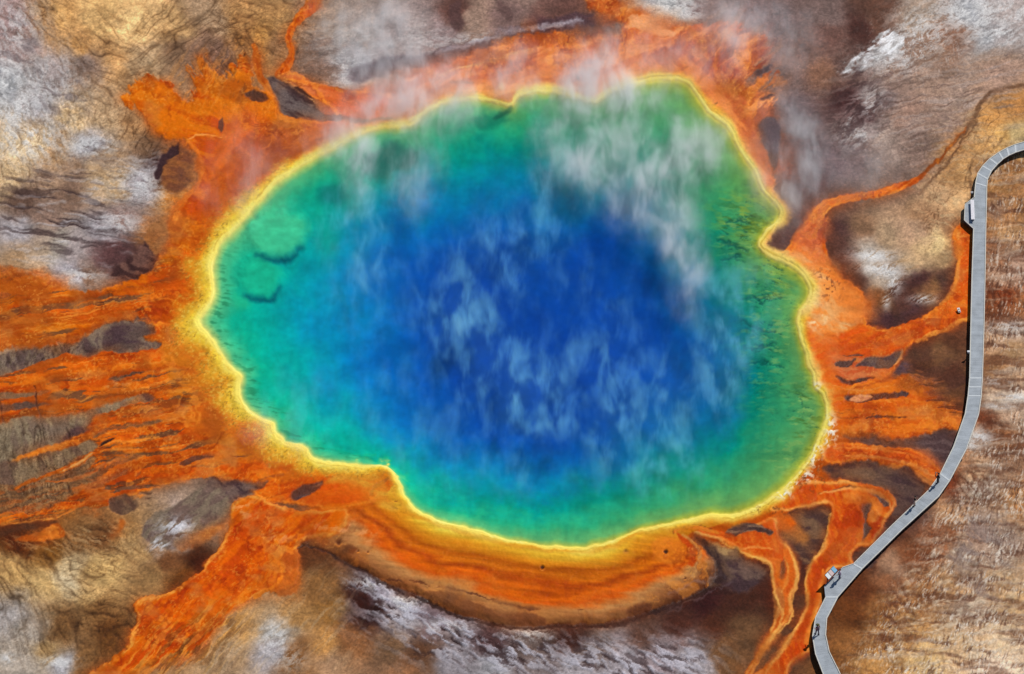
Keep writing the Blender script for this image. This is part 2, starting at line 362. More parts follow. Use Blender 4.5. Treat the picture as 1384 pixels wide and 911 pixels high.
crustpatch([(1180,346,26,8,1),(1192,362,26,7,1),(1208,383,10,14,.8),(1200,368,22,6,.9),(1248,404,16,5,.9),(1198,406,5,10,.8)], -28, 16, 4, 345, .36, .55, .95)
streaks(blobmask(PX, PY, [(1270,130,150,60,1),(1220,190,90,40,1),(1350,90,60,40,.9)]), -12, 42, 4, 347, .5, .72, (176,158,150), .55, .03)
streaks(blobmask(PX, PY, [(1270,130,150,60,1),(1220,190,90,40,1),(1350,90,60,40,.9)]), -12, 42, 4, 348, .56, .75, (96,74,66), .55, -.03)
streaks(blobmask(PX, PY, [(1160,140,40,40,1),(1170,95,40,12,.8),(1150,170,30,30,.8)]), -40, 14, 7, 349, .5, .62, (66,44,44), .85, -.05)
# crusted apron below the pool
AP = blobmask(PX, PY, [(540,820,60,34,1),(610,860,70,34,1),(700,880,80,34,.9),(800,890,80,30,.8),(900,890,70,30,.8),(500,790,30,18,1),(860,905,70,24,.8)])
r = streaks(AP, 28, 20, 6, 351, .46, .6, (186,182,192), .95, .09, 4); CRUST[r[0]] = np.maximum(CRUST[r[0]], r[1])
streaks(AP, 28, 16, 5, 353, .53, .66, (46,28,28), .85, -.09, 4)
crustpatch([(715,856,24,8,.9),(545,812,22,10,.9),(500,786,22,9,.9),(600,846,30,8,.6)], 25, 10, 4, 355, .45, .62, .8)
crustpatch([(80,893,20,7,1),(10,888,10,6,.8),(240,712,16,10,1),(222,730,12,8,.8),(370,862,18,20,.8),(390,890,20,14,.5)], -32, 14, 5, 357, .42, .6, .9)
# right of the boardwalk: brown grassy sinter, glints painted in as bright upright flecks, and level terraces
RB_ = sst(1300, 1345, PX + np.clip((PY - 600), 0, 400) * 0.62) * sst(150, 240, PY)
streaks(RB_, 4, 60, 7, 361, .5, .72, (86,48,32), .55, -.06)
streaks(RB_, -4, 70, 5, 363, .54, .74, (196,172,150), .5, .04)
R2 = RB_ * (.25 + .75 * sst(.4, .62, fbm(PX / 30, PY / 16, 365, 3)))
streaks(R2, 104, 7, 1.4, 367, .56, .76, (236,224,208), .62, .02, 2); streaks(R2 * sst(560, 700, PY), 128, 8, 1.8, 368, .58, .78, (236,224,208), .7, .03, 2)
streaks(R2, 104, 9, 1.8, 369, .56, .74, (74,40,26), .6, -.03, 2)
streaks(RB_ * blobmask(PX, PY, [(1290,840,110,110,1),(1340,880,80,60,1),(1250,780,100,70,.8)]), -20, 18, 6, 371, .55, .72, (228,206,176), .6, .05)
streaks(RB_ * blobmask(PX, PY, [(1180,820,60,60,1),(1300,650,40,30,1),(1350,395,40,14,1),(1330,572,30,14,1)]), 60, 14, 4, 373, .5, .64, (84,40,22), .7, -.05)
crustpatch([(1322,590,18,9,1),(1310,600,14,7,.9),(1365,440,26,6,.6),(1375,535,24,5,.8),(1350,548,22,4,.6),(1345,515,20,4,.5)], 4, 14, 4, 375, .42, .6, .9)
streaks(blobmask(PX, PY, [(1310,730,60,40,1),(1330,800,40,26,.8)]), 30, 30, 10, 377, .5, .66, (132,112,106), .7)
# brown bluff round the upper right arm
darklines(blobmask(PX, PY, [(1330,170,50,40,1),(1290,230,40,50,1),(1270,300,30,60,1)]), -58, 34, 10, 379, .05, (92,58,34), .7, .04)
streaks(blobmask(PX, PY, [(1280,290,40,70,1),(1320,200,60,60,.8)]), 20, 12, 3, 381, .55, .7, (216,186,140), .5, .03)
layer([(1251,233),(1262,220),(1290,190),(1312,165),(1326,138),(1345,122),(1384,112),(1430,108)], (96,62,40), 2.5, 10, 4, closed=False, width=[1.5,2,2.5,2.5,3,2.5,2,2], mat=0, amt=.75)
layer([(1240,262),(1262,240),(1284,214),(1300,190),(1316,168),(1322,150)], (88,56,36), 2, 12, 5, closed=False, width=[.6,1.2,1.6,1.4,1,.6], mat=0, amt=.8, h=-.04)
layer([(1312,262),(1311,236),(1314,214),(1326,204)], (110,74,46), 1.6, 8, 4, closed=False, width=[.8,1.2,1,.6], mat=0, amt=.7)
layer([(620,0),(622,16),(630,34),(612,40),(606,10)], (84,58,56), 4, 12, 4, mat=0, amt=.8); layer([(672,0),(676,16),(688,30),(692,10)], (96,70,66), 4, 12, 4, mat=0, amt=.7)
layer([(487,100),(520,88),(580,79),(640,66),(690,48),(750,32),(800,26)], (78,54,60), 5, 12, 4, closed=False, width=[12,11,9,8,7,10,8], mat=0, amt=.85)
layer([(590,72),(640,58),(692,42),(740,34),(790,28)], (176,168,176), 3, 12, 6, closed=False, width=[1.5,3,3,3,2], mat=0, amt=.7)

# -- orange halo round the pool
halo = 1 - sst(34, 80, D + 30 * (aniso(PX, PY, 0, 40, 12, 401, 3) - .5))
halo *= np.interp(TH, [0,30,60,95,120,140,160,180,205,225,240,300,325,335,348,360], [.6,.8,.8,1,1,1,1,1,1,.9,.8,.9,.5,.1,.1,.6]).astype(F)
hc = np.array(OD, F) / 255 * (0.85 + .4 * fbm(PX / 14, PY / 9, 405, 4))[:, None]
C[:] = C * (1 - halo[:, None]) + hc * halo[:, None]; MAT[:] = np.maximum(MAT, halo)

# -- upper left fan and the long left arm
layer([(167,133),(182,118),(197,103),(212,112),(227,116),(240,128),(253,132),(266,130),(262,108),(255,90),(262,88),(270,100),(272,78),(278,78),(285,92),(300,106),(312,92),(320,80),(331,76),(338,92),(342,112),(350,120),(366,128),(378,142),(386,156),(410,162),(455,164),(500,168),(470,185),(420,212),(380,238),(350,265),(325,296),(298,325),(290,345),(288,420),(262,438),(226,430),(175,431),(133,441),(110,457),(83,464),(37,467),(-40,476),(-120,480),(-120,360),(-40,362),(0,366),(33,374),(67,379),(100,389),(133,394),(160,386),(200,368),(222,342),(232,304),(240,280),(256,262),(268,246),(272,228),(264,206),(250,192),(225,185),(206,170),(188,150)],
      OR, 5, 14, 8, OD, 20, 70, 14, .38, .6, None, h=.06, gloss=.5, feather=(62, 34, 6, 40, [(255,100,110,46,1),(190,125,40,40,1),(60,420,120,90,.35)]))
layer([(290,200),(330,150),(380,172),(440,175),(470,185),(420,212),(370,240),(330,285),(300,320),(270,345),(262,330),(275,280),(285,240)], (200,84,8), 14, 12, 4, (216,98,12), -50, 70, 16, gloss=.5, mat=1)
layer([(370,165),(440,168),(500,170),(470,186),(400,215),(360,240),(350,220)], (166,72,24), 12, 12, 4, (190,96,44), -25, 50, 9, amt=.8)
layer([(253,190),(272,182),(300,186)], (255,170,90), 1.2, 6, 3, closed=False, width=[.8,1.4,.6], amt=.8)
layer([(253,190),(266,205),(273,228),(266,250),(246,272),(238,296)], (246,132,40), 2.5, 6, 3, closed=False, width=[1.5,2.5,3,3,4,5], amt=.7)
layer([(300,158),(294,172),(300,178),(303,170)], (80,48,40), 1, 5, 3, mat=0, amt=.8)
layer([(100,398),(160,400),(215,378),(245,340),(262,345),(240,400),(170,426),(60,440),(-40,450),(-40,430)], (186,70,8), 9, 12, 4, (218,92,14), 170, 90, 10, amt=.85)
layer([(0,372),(60,384),(100,394),(60,404),(0,392),(-60,390),(-60,370)], (238,124,24), 7, 12, 4, amt=.7)
layer([(-40,394),(0,392),(16,396),(6,402),(-40,404)], (120,84,50), 2, 8, 3, mat=0, amt=.8)
streaks(blobmask(PX, PY, [(60,452,90,16,1)]) * sst(470, 452, PY), 176, 24, 4, 411, .5, .7, (250,160,50), .7)
layer([(205,370),(216,350),(225,330),(232,305)], (250,140,40), 2, 8, 3, closed=False, width=[1,2,2,1], amt=.5)
layer([(223,205),(240,196),(256,206),(262,228),(254,250),(240,262),(226,256),(218,240)], (146,92,52), 5, 10, 3, (110,66,44), 10, 20, 8, mat=.2)
layer([(214,216),(226,200),(240,194),(236,206),(222,224),(216,242),(208,234)], (58,36,40), 2.5, 12, 6, mat=0, h=-.1)
layer([(186,330),(206,322),(214,345),(202,366),(180,376),(160,378),(150,366),(170,350)], (64,38,36), 5, 14, 6, (104,70,60), 20, 20, 6, mat=0, h=-.08)
layer([(196,318),(206,300),(222,296),(228,320),(218,342),(204,336)], (164,112,66), 3, 12, 4, mat=.2)
streaks(blobmask(PX, PY, [(290,110,60,40,1),(330,90,30,40,.9)]), -60, 20, 4, 415, .52, .68, (250,160,70), .55)
streaks(blobmask(PX, PY, [(300,90,30,24,.8),(325,118,14,18,1)]), -70, 16, 5, 417, .5, .62, (90,60,44), .75, -.04)
layer([(331,128),(340,122),(352,124),(360,130),(356,136),(344,136),(336,132)], (70,50,46), 1.5, 10, 5, mat=0, h=-.05)
# upper threads
layer([(430,-30),(423,0),(413,14),(398,30),(390,50),(395,72),(386,92),(380,102)], (240,108,26), 2, 6, 3, OD, 80, 30, 4, closed=False, width=[9,9,8,5,4.5,4.5,7,9], rim=RIM, gloss=.5)
layer([(344,60),(346,80),(351,102),(364,121),(377,138),(374,152),(390,163),(456,164)], (240,118,34), 2, 6, 3, OD, 80, 30, 4, closed=False, width=[3,5,5,5,5,4,4,2], rim=RIM, gloss=.5)
layer([(374,104),(386,98),(402,98),(414,104),(430,110),(466,120),(500,124),(530,127),(570,118),(600,126),(580,146),(555,165),(520,170),(480,172),(455,158),(448,146),(432,136),(420,128),(398,112),(380,108)], (232,122,66), 3, 10, 4, (214,98,44), 15, 60, 8, rim=RIM, gloss=.5, h=.04)
layer([(362,106),(378,107),(395,118),(420,133),(430,148),(440,154),(458,156),(458,163),(400,160),(380,153),(376,142)], (66,46,48), 2.5, 6, 3, (104,88,84), 30, 30, 8, mat=0, h=-.06)
layer([(380,108),(396,114),(412,126),(426,138)], (244,176,110), .9, 4, 2, closed=False, width=[.8,1.2,1.2,.5])
layer([(396,117),(404,117),(414,124),(424,132),(416,130),(404,122)], (50,34,36), 1, 4, 2, mat=0)
layer([(440,154),(470,158),(500,160),(540,160),(540,165),(470,164)], (92,62,60), 4, 8, 3, mat=.3, amt=.7)

# -- band above the pool and the stream from the top
layer([(520,128),(535,112),(560,102),(600,90),(640,72),(692,51),(742,43),(785,50),(825,48),(838,38),(820,18),(792,2),(775,-30),(830,-30),(842,0),(872,17),(912,31),(952,34),(985,32),(1012,42),(1032,62),(1036,80),(1020,98),(1008,112),(1030,104),(1050,96),(1046,106),(1020,124),(1018,136),(1036,128),(1044,136),(1024,156),(1026,186),(1038,206),(1046,236),(1050,262),(1060,284),(1054,306),(1040,330),(1030,342),(1000,300),(980,200),(900,140),(700,160),(560,190)],
      (214,104,40), 7, 16, 8, (240,150,84), -20, 50, 12, .4, .62, None, h=.05, gloss=.5, feather=(-42, 30, 7, 70, [(1010,80,60,60,1),(1040,170,30,60,.6)]))
layer([(560,120),(640,92),(700,80),(760,95),(800,100),(790,120),(740,112),(690,116),(640,112),(580,132)], (196,78,30), 10, 14, 4, (226,120,50), -18, 50, 10, amt=.85)
layer([(592,100),(640,88),(668,82),(692,72),(720,66)], (250,188,112), 1.6, 8, 3, closed=False, width=[1,1.6,2,2,1], amt=.8)
layer([(850,90),(900,62),(950,58),(985,78),(1005,110),(1010,140),(1018,170),(1030,210),(1044,250),(1030,240),(1010,205),(985,160),(940,115),(890,98)], (186,70,38), 10, 18, 6, (222,116,62), 50, 40, 10, amt=.85)
layer([(848,22),(880,26),(910,40),(905,48),(870,42),(850,36)], (240,164,112), 4, 12, 5, amt=.8)
streaks(blobmask(PX, PY, [(990,70,50,40,1),(1010,120,30,40,1),(950,60,50,30,.8)]), -48, 26, 7, 421, .52, .66, (240,150,80), .7, .04)
streaks(blobmask(PX, PY, [(990,70,50,40,1),(960,80,50,30,1)]), -48, 22, 6, 423, .54, .68, (150,58,36), .6)
layer([(1018,100),(1034,90),(1044,88),(1038,96),(1024,104)], (70,54,62), 2.5, 8, 4, mat=0); layer([(1026,134),(1040,128),(1048,130),(1034,136)], (74,58,66), 2.5, 8, 4, mat=0)
layer([(1026,166),(1042,158),(1056,170),(1054,200),(1048,230),(1036,206),(1028,186)], (84,66,74), 4, 8, 4, mat=0)
layer([(963,143),(970,138),(968,142)], (80,50,40), .8, 2, 1, mat=1)
layer([(780,100),(784,106),(780,108)], (90,44,30), 1.5, 3, 1, mat=1); layer([(676,112),(682,114),(680,122),(674,120)], (246,190,130), 1.5, 4, 2, mat=1)
layer([(612,110),(640,112),(640,114),(612,113)], (110,50,30), 1, 5, 2, mat=1, amt=.7)

# -- right: arm to the brown bluff
layer([(1251,233),(1236,244),(1218,250),(1196,257),(1178,264),(1150,267),(1135,270),(1116,278),(1102,294),(1092,312),(1080,334),(1072,350)], (238,112,34), 2, 6, 3, OD, -30, 30, 5, closed=False, width=[2,4,5,4.5,4,5,6,8,9,11,14,16], rim=RIM, h=.04, gloss=.5)
layer([(1246,237),(1258,224),(1276,206),(1294,184),(1306,168)], (170,86,30), 2.5, 8, 4, closed=False, width=[3,2.5,2,1.5,.8], amt=.8)
layer([(1240,238),(1214,256),(1180,268)], (250,150,60), 1.2, 5, 2, closed=False, width=[.8,1.5,.8], amt=.7)
layer([(1046,345),(1064,340),(1082,322),(1108,318),(1120,338),(1120,355),(1136,372),(1152,384),(1166,396),(1172,418),(1170,436),(1196,444),(1225,438),(1251,424),(1278,408),(1288,392),(1291,377),(1293,347),(1289,324),(1291,307),(1302,303),(1316,312),(1316,424),(1300,434),(1271,448),(1252,456),(1238,462),(1224,476),(1216,490),(1205,504),(1190,514),(1171,519),(1150,524),(1138,545),(1110,545),(1095,500),(1080,450),(1092,400)],
      (232,104,20), 2.5, 8, 4, (212,80,14), -20, 50, 8, .42, .62, RIM, h=.06, gloss=.45)
layer([(1060,352),(1085,330),(1108,332),(1118,357),(1140,378),(1160,394),(1168,420),(1150,440),(1120,455),(1100,450),(1086,420),(1098,390)], (250,186,116), 9, 12, 6, (244,146,66), 30, 26, 10)
layer([(1140,378),(1158,386),(1170,406),(1170,430),(1150,436),(1132,416)], (240,130,50), 7, 8, 4, amt=.8)
layer([(1088,320),(1110,296),(1120,300),(1112,330),(1116,352),(1100,346)], (216,108,70), 6, 8, 4, amt=.75)
streaks(blobmask(PX, PY, [(1115,385,24,20,1)]), 0, 4, 4, 431, .62, .72, (110,56,34), .8, 0, 2)
streaks(blobmask(PX, PY, [(1100,432,16,16,1),(1098,400,10,24,.8)]), 0, 10, 8, 433, .42, .66, (255,236,190), .85)
layer([(1302,306),(1304,340),(1302,372),(1296,398),(1280,416),(1256,436),(1234,450)], (216,84,12), 4, 6, 3, closed=False, width=[6,7,7,7,7,6,5], amt=.8)
layer([(1314,428),(1290,438),(1262,450),(1240,460)], (248,158,62), 2, 6, 4, closed=False, width=[2.5,3,3,2], amt=.8)
layer([(1296,310),(1296,346),(1294,374),(1286,396),(1270,412)], (250,156,60), 2, 6, 4, closed=False, width=[2,3,3,2.5,1.5], amt=.7)
# braided islands below it
layer([(1120,478),(1160,484),(1200,480),(1216,474),(1200,500),(1180,512),(1150,518),(1128,510)], (226,128,72), 4, 8, 4, (206,92,44), 5, 30, 5)
layer([(1156,494),(1172,484),(1196,482),(1214,474),(1220,474),(1216,484),(1206,494),(1192,498),(1176,496),(1160,497)], (100,76,66), 1.6, 6, 3, (74,54,58), 0, 24, 6, mat=0, h=-.06)
layer([(1127,492),(1138,487),(1150,486),(1156,486),(1148,494),(1138,497)], (78,54,50), 1.6, 6, 4, mat=0, h=-.05)
layer([(1130,508),(1138,514),(1150,517),(1164,513),(1182,510)], (66,44,46), 1.2, 5, 3, closed=False, width=[1.5,3,2.8,2,.8], mat=0, h=-.05)
layer([(1138,481),(1160,480),(1168,481)], (92,58,46), 1, 4, 2, closed=False, width=[.5,1.6,.5], mat=0)
layer([(1219,473),(1217,484),(1208,494)], (255,196,130), .8, 3, 2, closed=False, width=[.6,1.4,.6])
# fan to the boardwalk
layer([(1106,505),(1140,525),(1176,516),(1206,508),(1230,504),(1252,504),(1266,510),(1256,522),(1268,540),(1290,556),(1312,562),(1306,576),(1284,584),(1256,588),(1238,592),(1200,588),(1160,584),(1130,586),(1116,580),(1118,540)], (232,116,26), 9, 14, 6, (206,88,14), 3, 90, 6, .42, .64, h=.05, gloss=.45, feather=(2, 60, 5, 60, [(1270,540,60,60,1)]))
layer([(1226,512),(1246,520),(1262,538),(1290,546),(1316,556),(1320,500),(1280,480),(1240,490)], (96,58,34), 20, 20, 8, (80,46,34), 0, 30, 8, mat=0, amt=.85)
layer([(1240,560),(1270,556),(1312,560),(1308,574),(1270,574)], (240,140,56), 8, 14, 6, amt=.6)
layer([(1141,536),(1160,534),(1180,532),(1206,530),(1226,529),(1226,535),(1200,537),(1176,541),(1160,545),(1146,542)], (70,48,50), 1.6, 6, 4, mat=0, h=-.05)
layer([(1148,541),(1156,534),(1170,533),(1178,536),(1168,541),(1156,544)], (232,152,100), 1.8, 5, 3)
streaks(blobmask(PX, PY, [(1180,560,46,8,1)]), 4, 26, 3, 441, .6, .7, (92,48,32), .85, -.03)
layer([(1168,565),(1182,563),(1200,562),(1224,563)], (90,46,32), .9, 5, 3, closed=False, width=[1,1.6,.8,1.4], mat=.4, h=-.03)
layer([(1142,587),(1170,590),(1200,593),(1230,592),(1256,586),(1296,584),(1294,610),(1276,624),(1258,610),(1230,602),(1196,600),(1164,594)], (100,76,74), 2.5, 10, 5, (74,52,52), 5, 40, 6, mat=0, h=-.06)
layer([(1112,606),(1135,598),(1160,597),(1196,602),(1230,605),(1250,615),(1268,630),(1272,644),(1262,652),(1242,640),(1212,630),(1180,626),(1150,624),(1120,628)], (232,106,22), 2.5, 6, 3, (206,80,16), 8, 50, 7, h=.05, gloss=.45, rim=RIM)
layer([(1200,628),(1230,634),(1256,648),(1262,656),(1240,645),(1212,636)], (240,158,84), 3, 6, 3, amt=.8)
layer([(1112,632),(1130,628),(1142,624),(1160,624),(1176,621),(1190,626),(1206,634),(1226,630),(1236,640),(1250,655),(1244,674),(1226,686),(1210,700),(1196,716),(1180,740),(1196,735),(1180,762),(1160,765),(1150,750),(1180,726),(1206,688),(1210,674),(1198,660),(1176,654),(1150,650),(1128,646)], (92,66,58), 3, 10, 5, (66,44,44), 20, 36, 8, mat=0, h=-.06)
layer([(1136,634),(1160,630),(1186,634),(1200,646),(1180,650),(1150,646)], (130,96,68), 7, 10, 4, mat=0, amt=.7)
# the swirl and the stream under the boardwalk edge
layer([(1085,652),(1128,649),(1171,654),(1194,660),(1208,672),(1212,682),(1204,692),(1196,704),(1192,716),(1184,728),(1176,738),(1160,738),(1152,750),(1154,760),(1143,766),(1122,771),(1112,788),(1114,806),(1102,834),(1097,860),(1096,880),(1068,897),(1061,930),(1000,930),(1048,887),(1065,860),(1089,820),(1086,784),(1096,760),(1111,740),(1116,716),(1122,694),(1120,682),(1100,684),(1070,690),(1040,694),(1050,676)],
      (226,96,14), 2.5, 6, 3, (196,66,8), 70, 40, 6, .4, .62, ((255,178,84), 2.6, .9), h=.07, gloss=.45)
layer([(1140,668),(1166,672),(1188,676),(1192,690),(1182,706),(1172,700),(1172,684)], (232,124,44), 4, 8, 3, (250,170,90), 60, 20, 5)
layer([(1162,684),(1176,680),(1174,692),(1170,704),(1178,714),(1170,724),(1164,732),(1166,716),(1168,702)], (84,58,50), 1.8, 6, 4, mat=0, h=-.05)
layer([(1176,665),(1190,668),(1202,680),(1196,684),(1186,674)], (86,60,56), 1.6, 5, 3, mat=0, h=-.05)
layer([(1146,688),(1166,692),(1160,712),(1150,730),(1138,744),(1134,720)], (190,58,6), 7, 8, 3, (214,84,12), -65, 30, 5, amt=.9)
layer([(1064,692),(1086,685),(1104,683),(1116,684),(1122,692),(1118,712),(1112,736),(1098,756),(1088,762),(1076,748),(1064,738),(1050,724),(1046,708)], (76,52,48), 3, 8, 4, (112,82,60), 20, 30, 9, mat=0, h=-.06)
layer([(1048,700),(1066,698),(1084,712),(1096,726),(1088,734),(1066,730),(1052,720)], (176,112,52), 7, 8, 4, mat=.4, amt=.85); layer([(1044,696),(1062,694),(1076,706),(1070,712),(1050,708)], (222,96,18), 5, 6, 3)
layer([(936,712),(960,716),(985,720),(1012,712),(1038,700),(1050,704),(1052,724),(1064,736),(1074,748),(1080,768),(1078,788),(1070,806),(1070,828),(1058,846),(1040,868),(1024,890),(1014,930),(1000,930),(1012,898),(1030,870),(1046,838),(1050,820),(1044,790),(1040,766),(1028,758),(1006,752),(990,738),(964,730),(940,722)], (228,104,24), 2.5, 6, 3, (204,78,14), 70, 36, 5, .4, .62, ((255,186,90), 2.4, .95), h=.06, gloss=.45)
layer([(1055,764),(1060,756),(1062,770),(1058,782),(1054,778)], (110,76,46), 1.4, 4, 2, mat=0)
layer([(1050,790),(1058,800),(1060,820),(1048,838),(1046,810)], (176,120,66), 3, 6, 3, amt=.6)
layer([(980,726),(984,716),(1000,708),(1018,708),(1042,718),(1040,722),(1020,718),(1002,722),(990,728)], (130,100,80), 2, 6, 3, (80,54,46), 0, 20, 4, mat=.1)
layer([(1010,714),(1026,716),(1042,720)], (66,42,38), 1, 3, 2, closed=False, width=[1.2,3,2], mat=0)
layer([(940,734),(968,738),(996,744),(1010,756),(1030,764),(1038,776),(1000,800),(972,778),(960,756)], (70,48,50), 6, 12, 5, (100,76,66), 30, 30, 8, mat=0, h=-.06)
layer([(944,732),(970,736),(994,742),(1000,752),(980,752),(958,744)], (186,150,96), 5, 8, 4, (130,96,64), 20, 26, 6, mat=.1, amt=.85)

EDGE = (255,194,98)
for pts, col_, wd, am in (
    ([(1062,735),(1074,755),(1078,780),(1070,812),(1071,830),(1058,848),(1036,872),(1018,905),(1012,925)], EDGE, [.8,1.2,1.4,1.2,1.6,1.2,1.4,1.2,1], .9),
    ([(1030,760),(1040,766),(1046,790),(1052,815),(1058,828),(1050,850),(1030,876),(1012,905)], EDGE, [.8,1.2,1,1.4,1.4,1.2,1.2,1], .85),
    ([(1060,752),(1066,766),(1064,784),(1056,800)], EDGE, [.6,1,1,.6], .7),
    ([(1122,694),(1112,738),(1096,760),(1087,785),(1090,820),(1068,858),(1048,888),(1030,915)], EDGE, [1,1,1.4,1.2,1,1.2,1.2,1], .9),
    ([(1150,690),(1138,728),(1112,764),(1101,800),(1092,836),(1076,866)], (186,60,4), [8,8,7,6,5,4], .7),
    ([(1112,770),(1108,800),(1098,832),(1090,868)], (250,146,44), [2,2,2.5,2], .7),
    ([(1108,668),(1146,661),(1180,664),(1200,676),(1203,690)], (248,172,92), [1,2,2.4,2.2,1], .8),
    ([(1126,663),(1150,658),(1172,660)], (90,52,36), [.5,1.2,.5], .75),
    ([(940,716),(975,722),(1005,735),(1030,746),(1052,752)], (196,66,4), [2,4,5,5,3], .7),
    ([(972,732),(996,742),(1014,752),(1034,758)], EDGE, [.8,1.4,1.4,1], .75),
    ([(1000,742),(1020,740),(1044,744)], (250,160,76), [.8,2,1], .7),
    ([(1128,606),(1170,604),(1220,612),(1252,624)], (248,150,60), [1,1.6,1.6,1], .6),
    ([(1140,617),(1180,617),(1226,626),(1262,642)], (250,166,84), [1,2,2,1.4], .8),
    ([(1120,520),(1160,528),(1210,520)], (248,160,80), [.6,1.4,.6], .6),
    ([(1130,470),(1160,468),(1200,462),(1230,448)], (196,72,20), [4,5,4,3], .6)):
    layer(pts, col_, 1.6, 6, 3, closed=False, width=wd, amt=am)
# -- the band below the pool, layered by distance from the water
band = Field([(410,720),(404,738),(420,738),(450,746),(466,756),(486,768),(506,779),(534,792),(563,802),(600,822),(646,836),(692,845),(742,844),(790,843),(825,840),(859,830),(892,820),(926,808),(959,790),(970,774),(966,758),(948,738),(930,724),(960,712),(985,705),(1000,695),(960,690),(800,730),(640,710),(560,680),(530,640),(470,632),(420,650),(390,690)], margin=30)
idx = band.index(PX, PY)
d = band.sample(PX[idx] + JX[idx] * 6 + FX[idx] * 2, PY[idx] + JY[idx] * 6 + FY[idx] * 2)
m = (1 - sst(-1.2, 1.6, d)) * sst(392, 440, PX[idx] + JX[idx] * 20); idx = idx[m > .004]; d = d[m > .004]; m = m[m > .004]
dd = D[idx] + 20 * (aniso(PX[idx], PY[idx], 6, 130, 14, 451, 4) - .5) + 26 * (fbm(PX[idx] / 100, PY[idx] / 34, 457, 3) - .5)
sc = np.interp(PX[idx], [400,520,620,720,820,900,980], [1.15,1.0,.92,1.0,.95,.9,.75])
dd = dd / sc
kx = [0, 9, 16, 26, 34, 44, 54, 62, 70, 77, 84, 96, 112, 134]
kc = np.array([(250,214,74),(236,178,44),(222,146,30),(208,120,18),(176,82,6),(210,106,12),(166,64,4),(224,100,10),(214,88,12),(206,118,52),(192,130,72),(160,100,54),(126,76,42),(86,50,32)]) / 255
bc = np.stack([np.interp(dd, kx, kc[:, k]) for k in range(3)], 1).astype(F)
bn = aniso(PX[idx], PY[idx], 6, 60, 4, 453, 4)
bc *= (1 + .3 * (bn - .5))[:, None]
C[idx] = C[idx] * (1 - m[:, None]) + bc * m[:, None]; MAT[idx] = np.maximum(MAT[idx], m)
H[idx] += .22 * (1 - sst(-9, 0, band.sample(PX[idx] + JX[idx] * 6, PY[idx] + JY[idx] * 6))) * sst(30, 60, D[idx]) * sst(430, 480, PX[idx]); GLOSS[idx] = .5
layer([(408,738),(440,744),(466,757),(486,770),(506,781),(534,795),(563,805),(600,825),(646,839),(692,848),(742,847),(825,843),(870,830),(926,812),(962,792),(976,776)], (50,30,28), 2.2, 8, 5, closed=False, width=[1,2,2.4,3,3,2.6,2.5,2.4,2.2,2,2.6,3,3,3,3,2], mat=0, amt=.92, h=-.12)
layer([(940,724),(950,740),(960,756),(968,776),(956,780),(966,792),(984,776),(976,752),(958,734)], (52,34,34), 4, 8, 4, (84,60,46), 60, 20, 6, mat=0, amt=.9)
layer([(905,806),(925,796),(950,786),(976,772)], (140,126,136), 1.6, 16, 10, closed=False, width=[.8,2,2,1], mat=0, amt=.4, h=.06); layer([(900,826),(930,814),(960,800),(990,784)], (120,106,114), 1.6, 18, 10, closed=False, width=[.8,2,2,1], mat=0, amt=.35, h=.06)
for pts, wd in (([(520,782),(536,784),(546,788)], [.6,1.8,.5]), ([(552,786),(568,788),(582,792)], [.5,1.6,.5]), ([(590,794),(622,798),(650,806),(668,812)], [.4,1,1.6,.5]), ([(660,810),(690,818),(720,824)], [.5,1.2,.5]), ([(700,822),(716,824),(732,826)], [.5,2.2,.5]), ([(780,828),(790,826)], [.8,.6])):
    layer(pts, (84,50,38), 1.1, 6, 4, closed=False, width=wd, mat=.6, amt=.85, h=-.03)
layer([(568,803),(590,800),(620,806),(660,822),(692,830),(690,842),(640,832),(600,818)], (110,70,46), 2.5, 6, 3, mat=.7, amt=.75); layer([(692,828),(720,830),(738,838),(732,844),(692,844)], (104,64,44), 2.5, 6, 3, mat=.7, amt=.75)
layer([(845,830),(860,816),(880,818),(872,830)], (84,46,32), 6, 6, 3, mat=.7, amt=.7)
# hook at the right end of the band
layer([(908,722),(912,714),(922,709),(940,711),(962,715),(972,720),(966,722),(944,716),(926,714),(916,718)], (222,120,30), 1.6, 3, 2)
layer([(909,722),(911,714),(922,707),(940,709),(966,716)], (110,56,24), .8, 3, 2, closed=False, width=[.8,1,.8,.8,.6], amt=.8)
layer([(914,720),(928,728),(938,742),(942,756),(936,768),(930,764),(934,750),(928,738),(918,730)], (204,74,10), 2.5, 4, 2)
layer([(922,722),(936,732),(946,746),(944,764),(936,780)], (196,138,80), 2.5, 4, 2, closed=False, width=[1,2,2.5,3,3], amt=.8)
layer([(880,732),(900,726),(920,732),(928,750),(918,762),(890,758)], (226,122,30), 7, 6, 3, amt=.7)
for x, y, rx in ((900,745,3.6),(733,766,3.0),(846,744,1.8),(484,745,1.8),(497,747,1.8),(458,733,3.4),(926,782,2)):
    layer([(x-rx,y),(x,y-rx*.85),(x+rx,y),(x,y+rx*.8)], (66,36,28), 1.4, 2, 1, mat=.6, h=-.14)
    layer([(x-rx*1.3,y+rx*.9),(x,y+rx*1.7),(x+rx*1.4,y+rx*.6)], (246,150,60), .9, 2, 1, closed=False, width=[.5,1,.5], mat=1, h=.05, amt=.7)
layer([(466,737),(478,736),(484,742),(474,748),(462,745)], (84,52,36), 2, 6, 4, mat=.3, amt=.7)

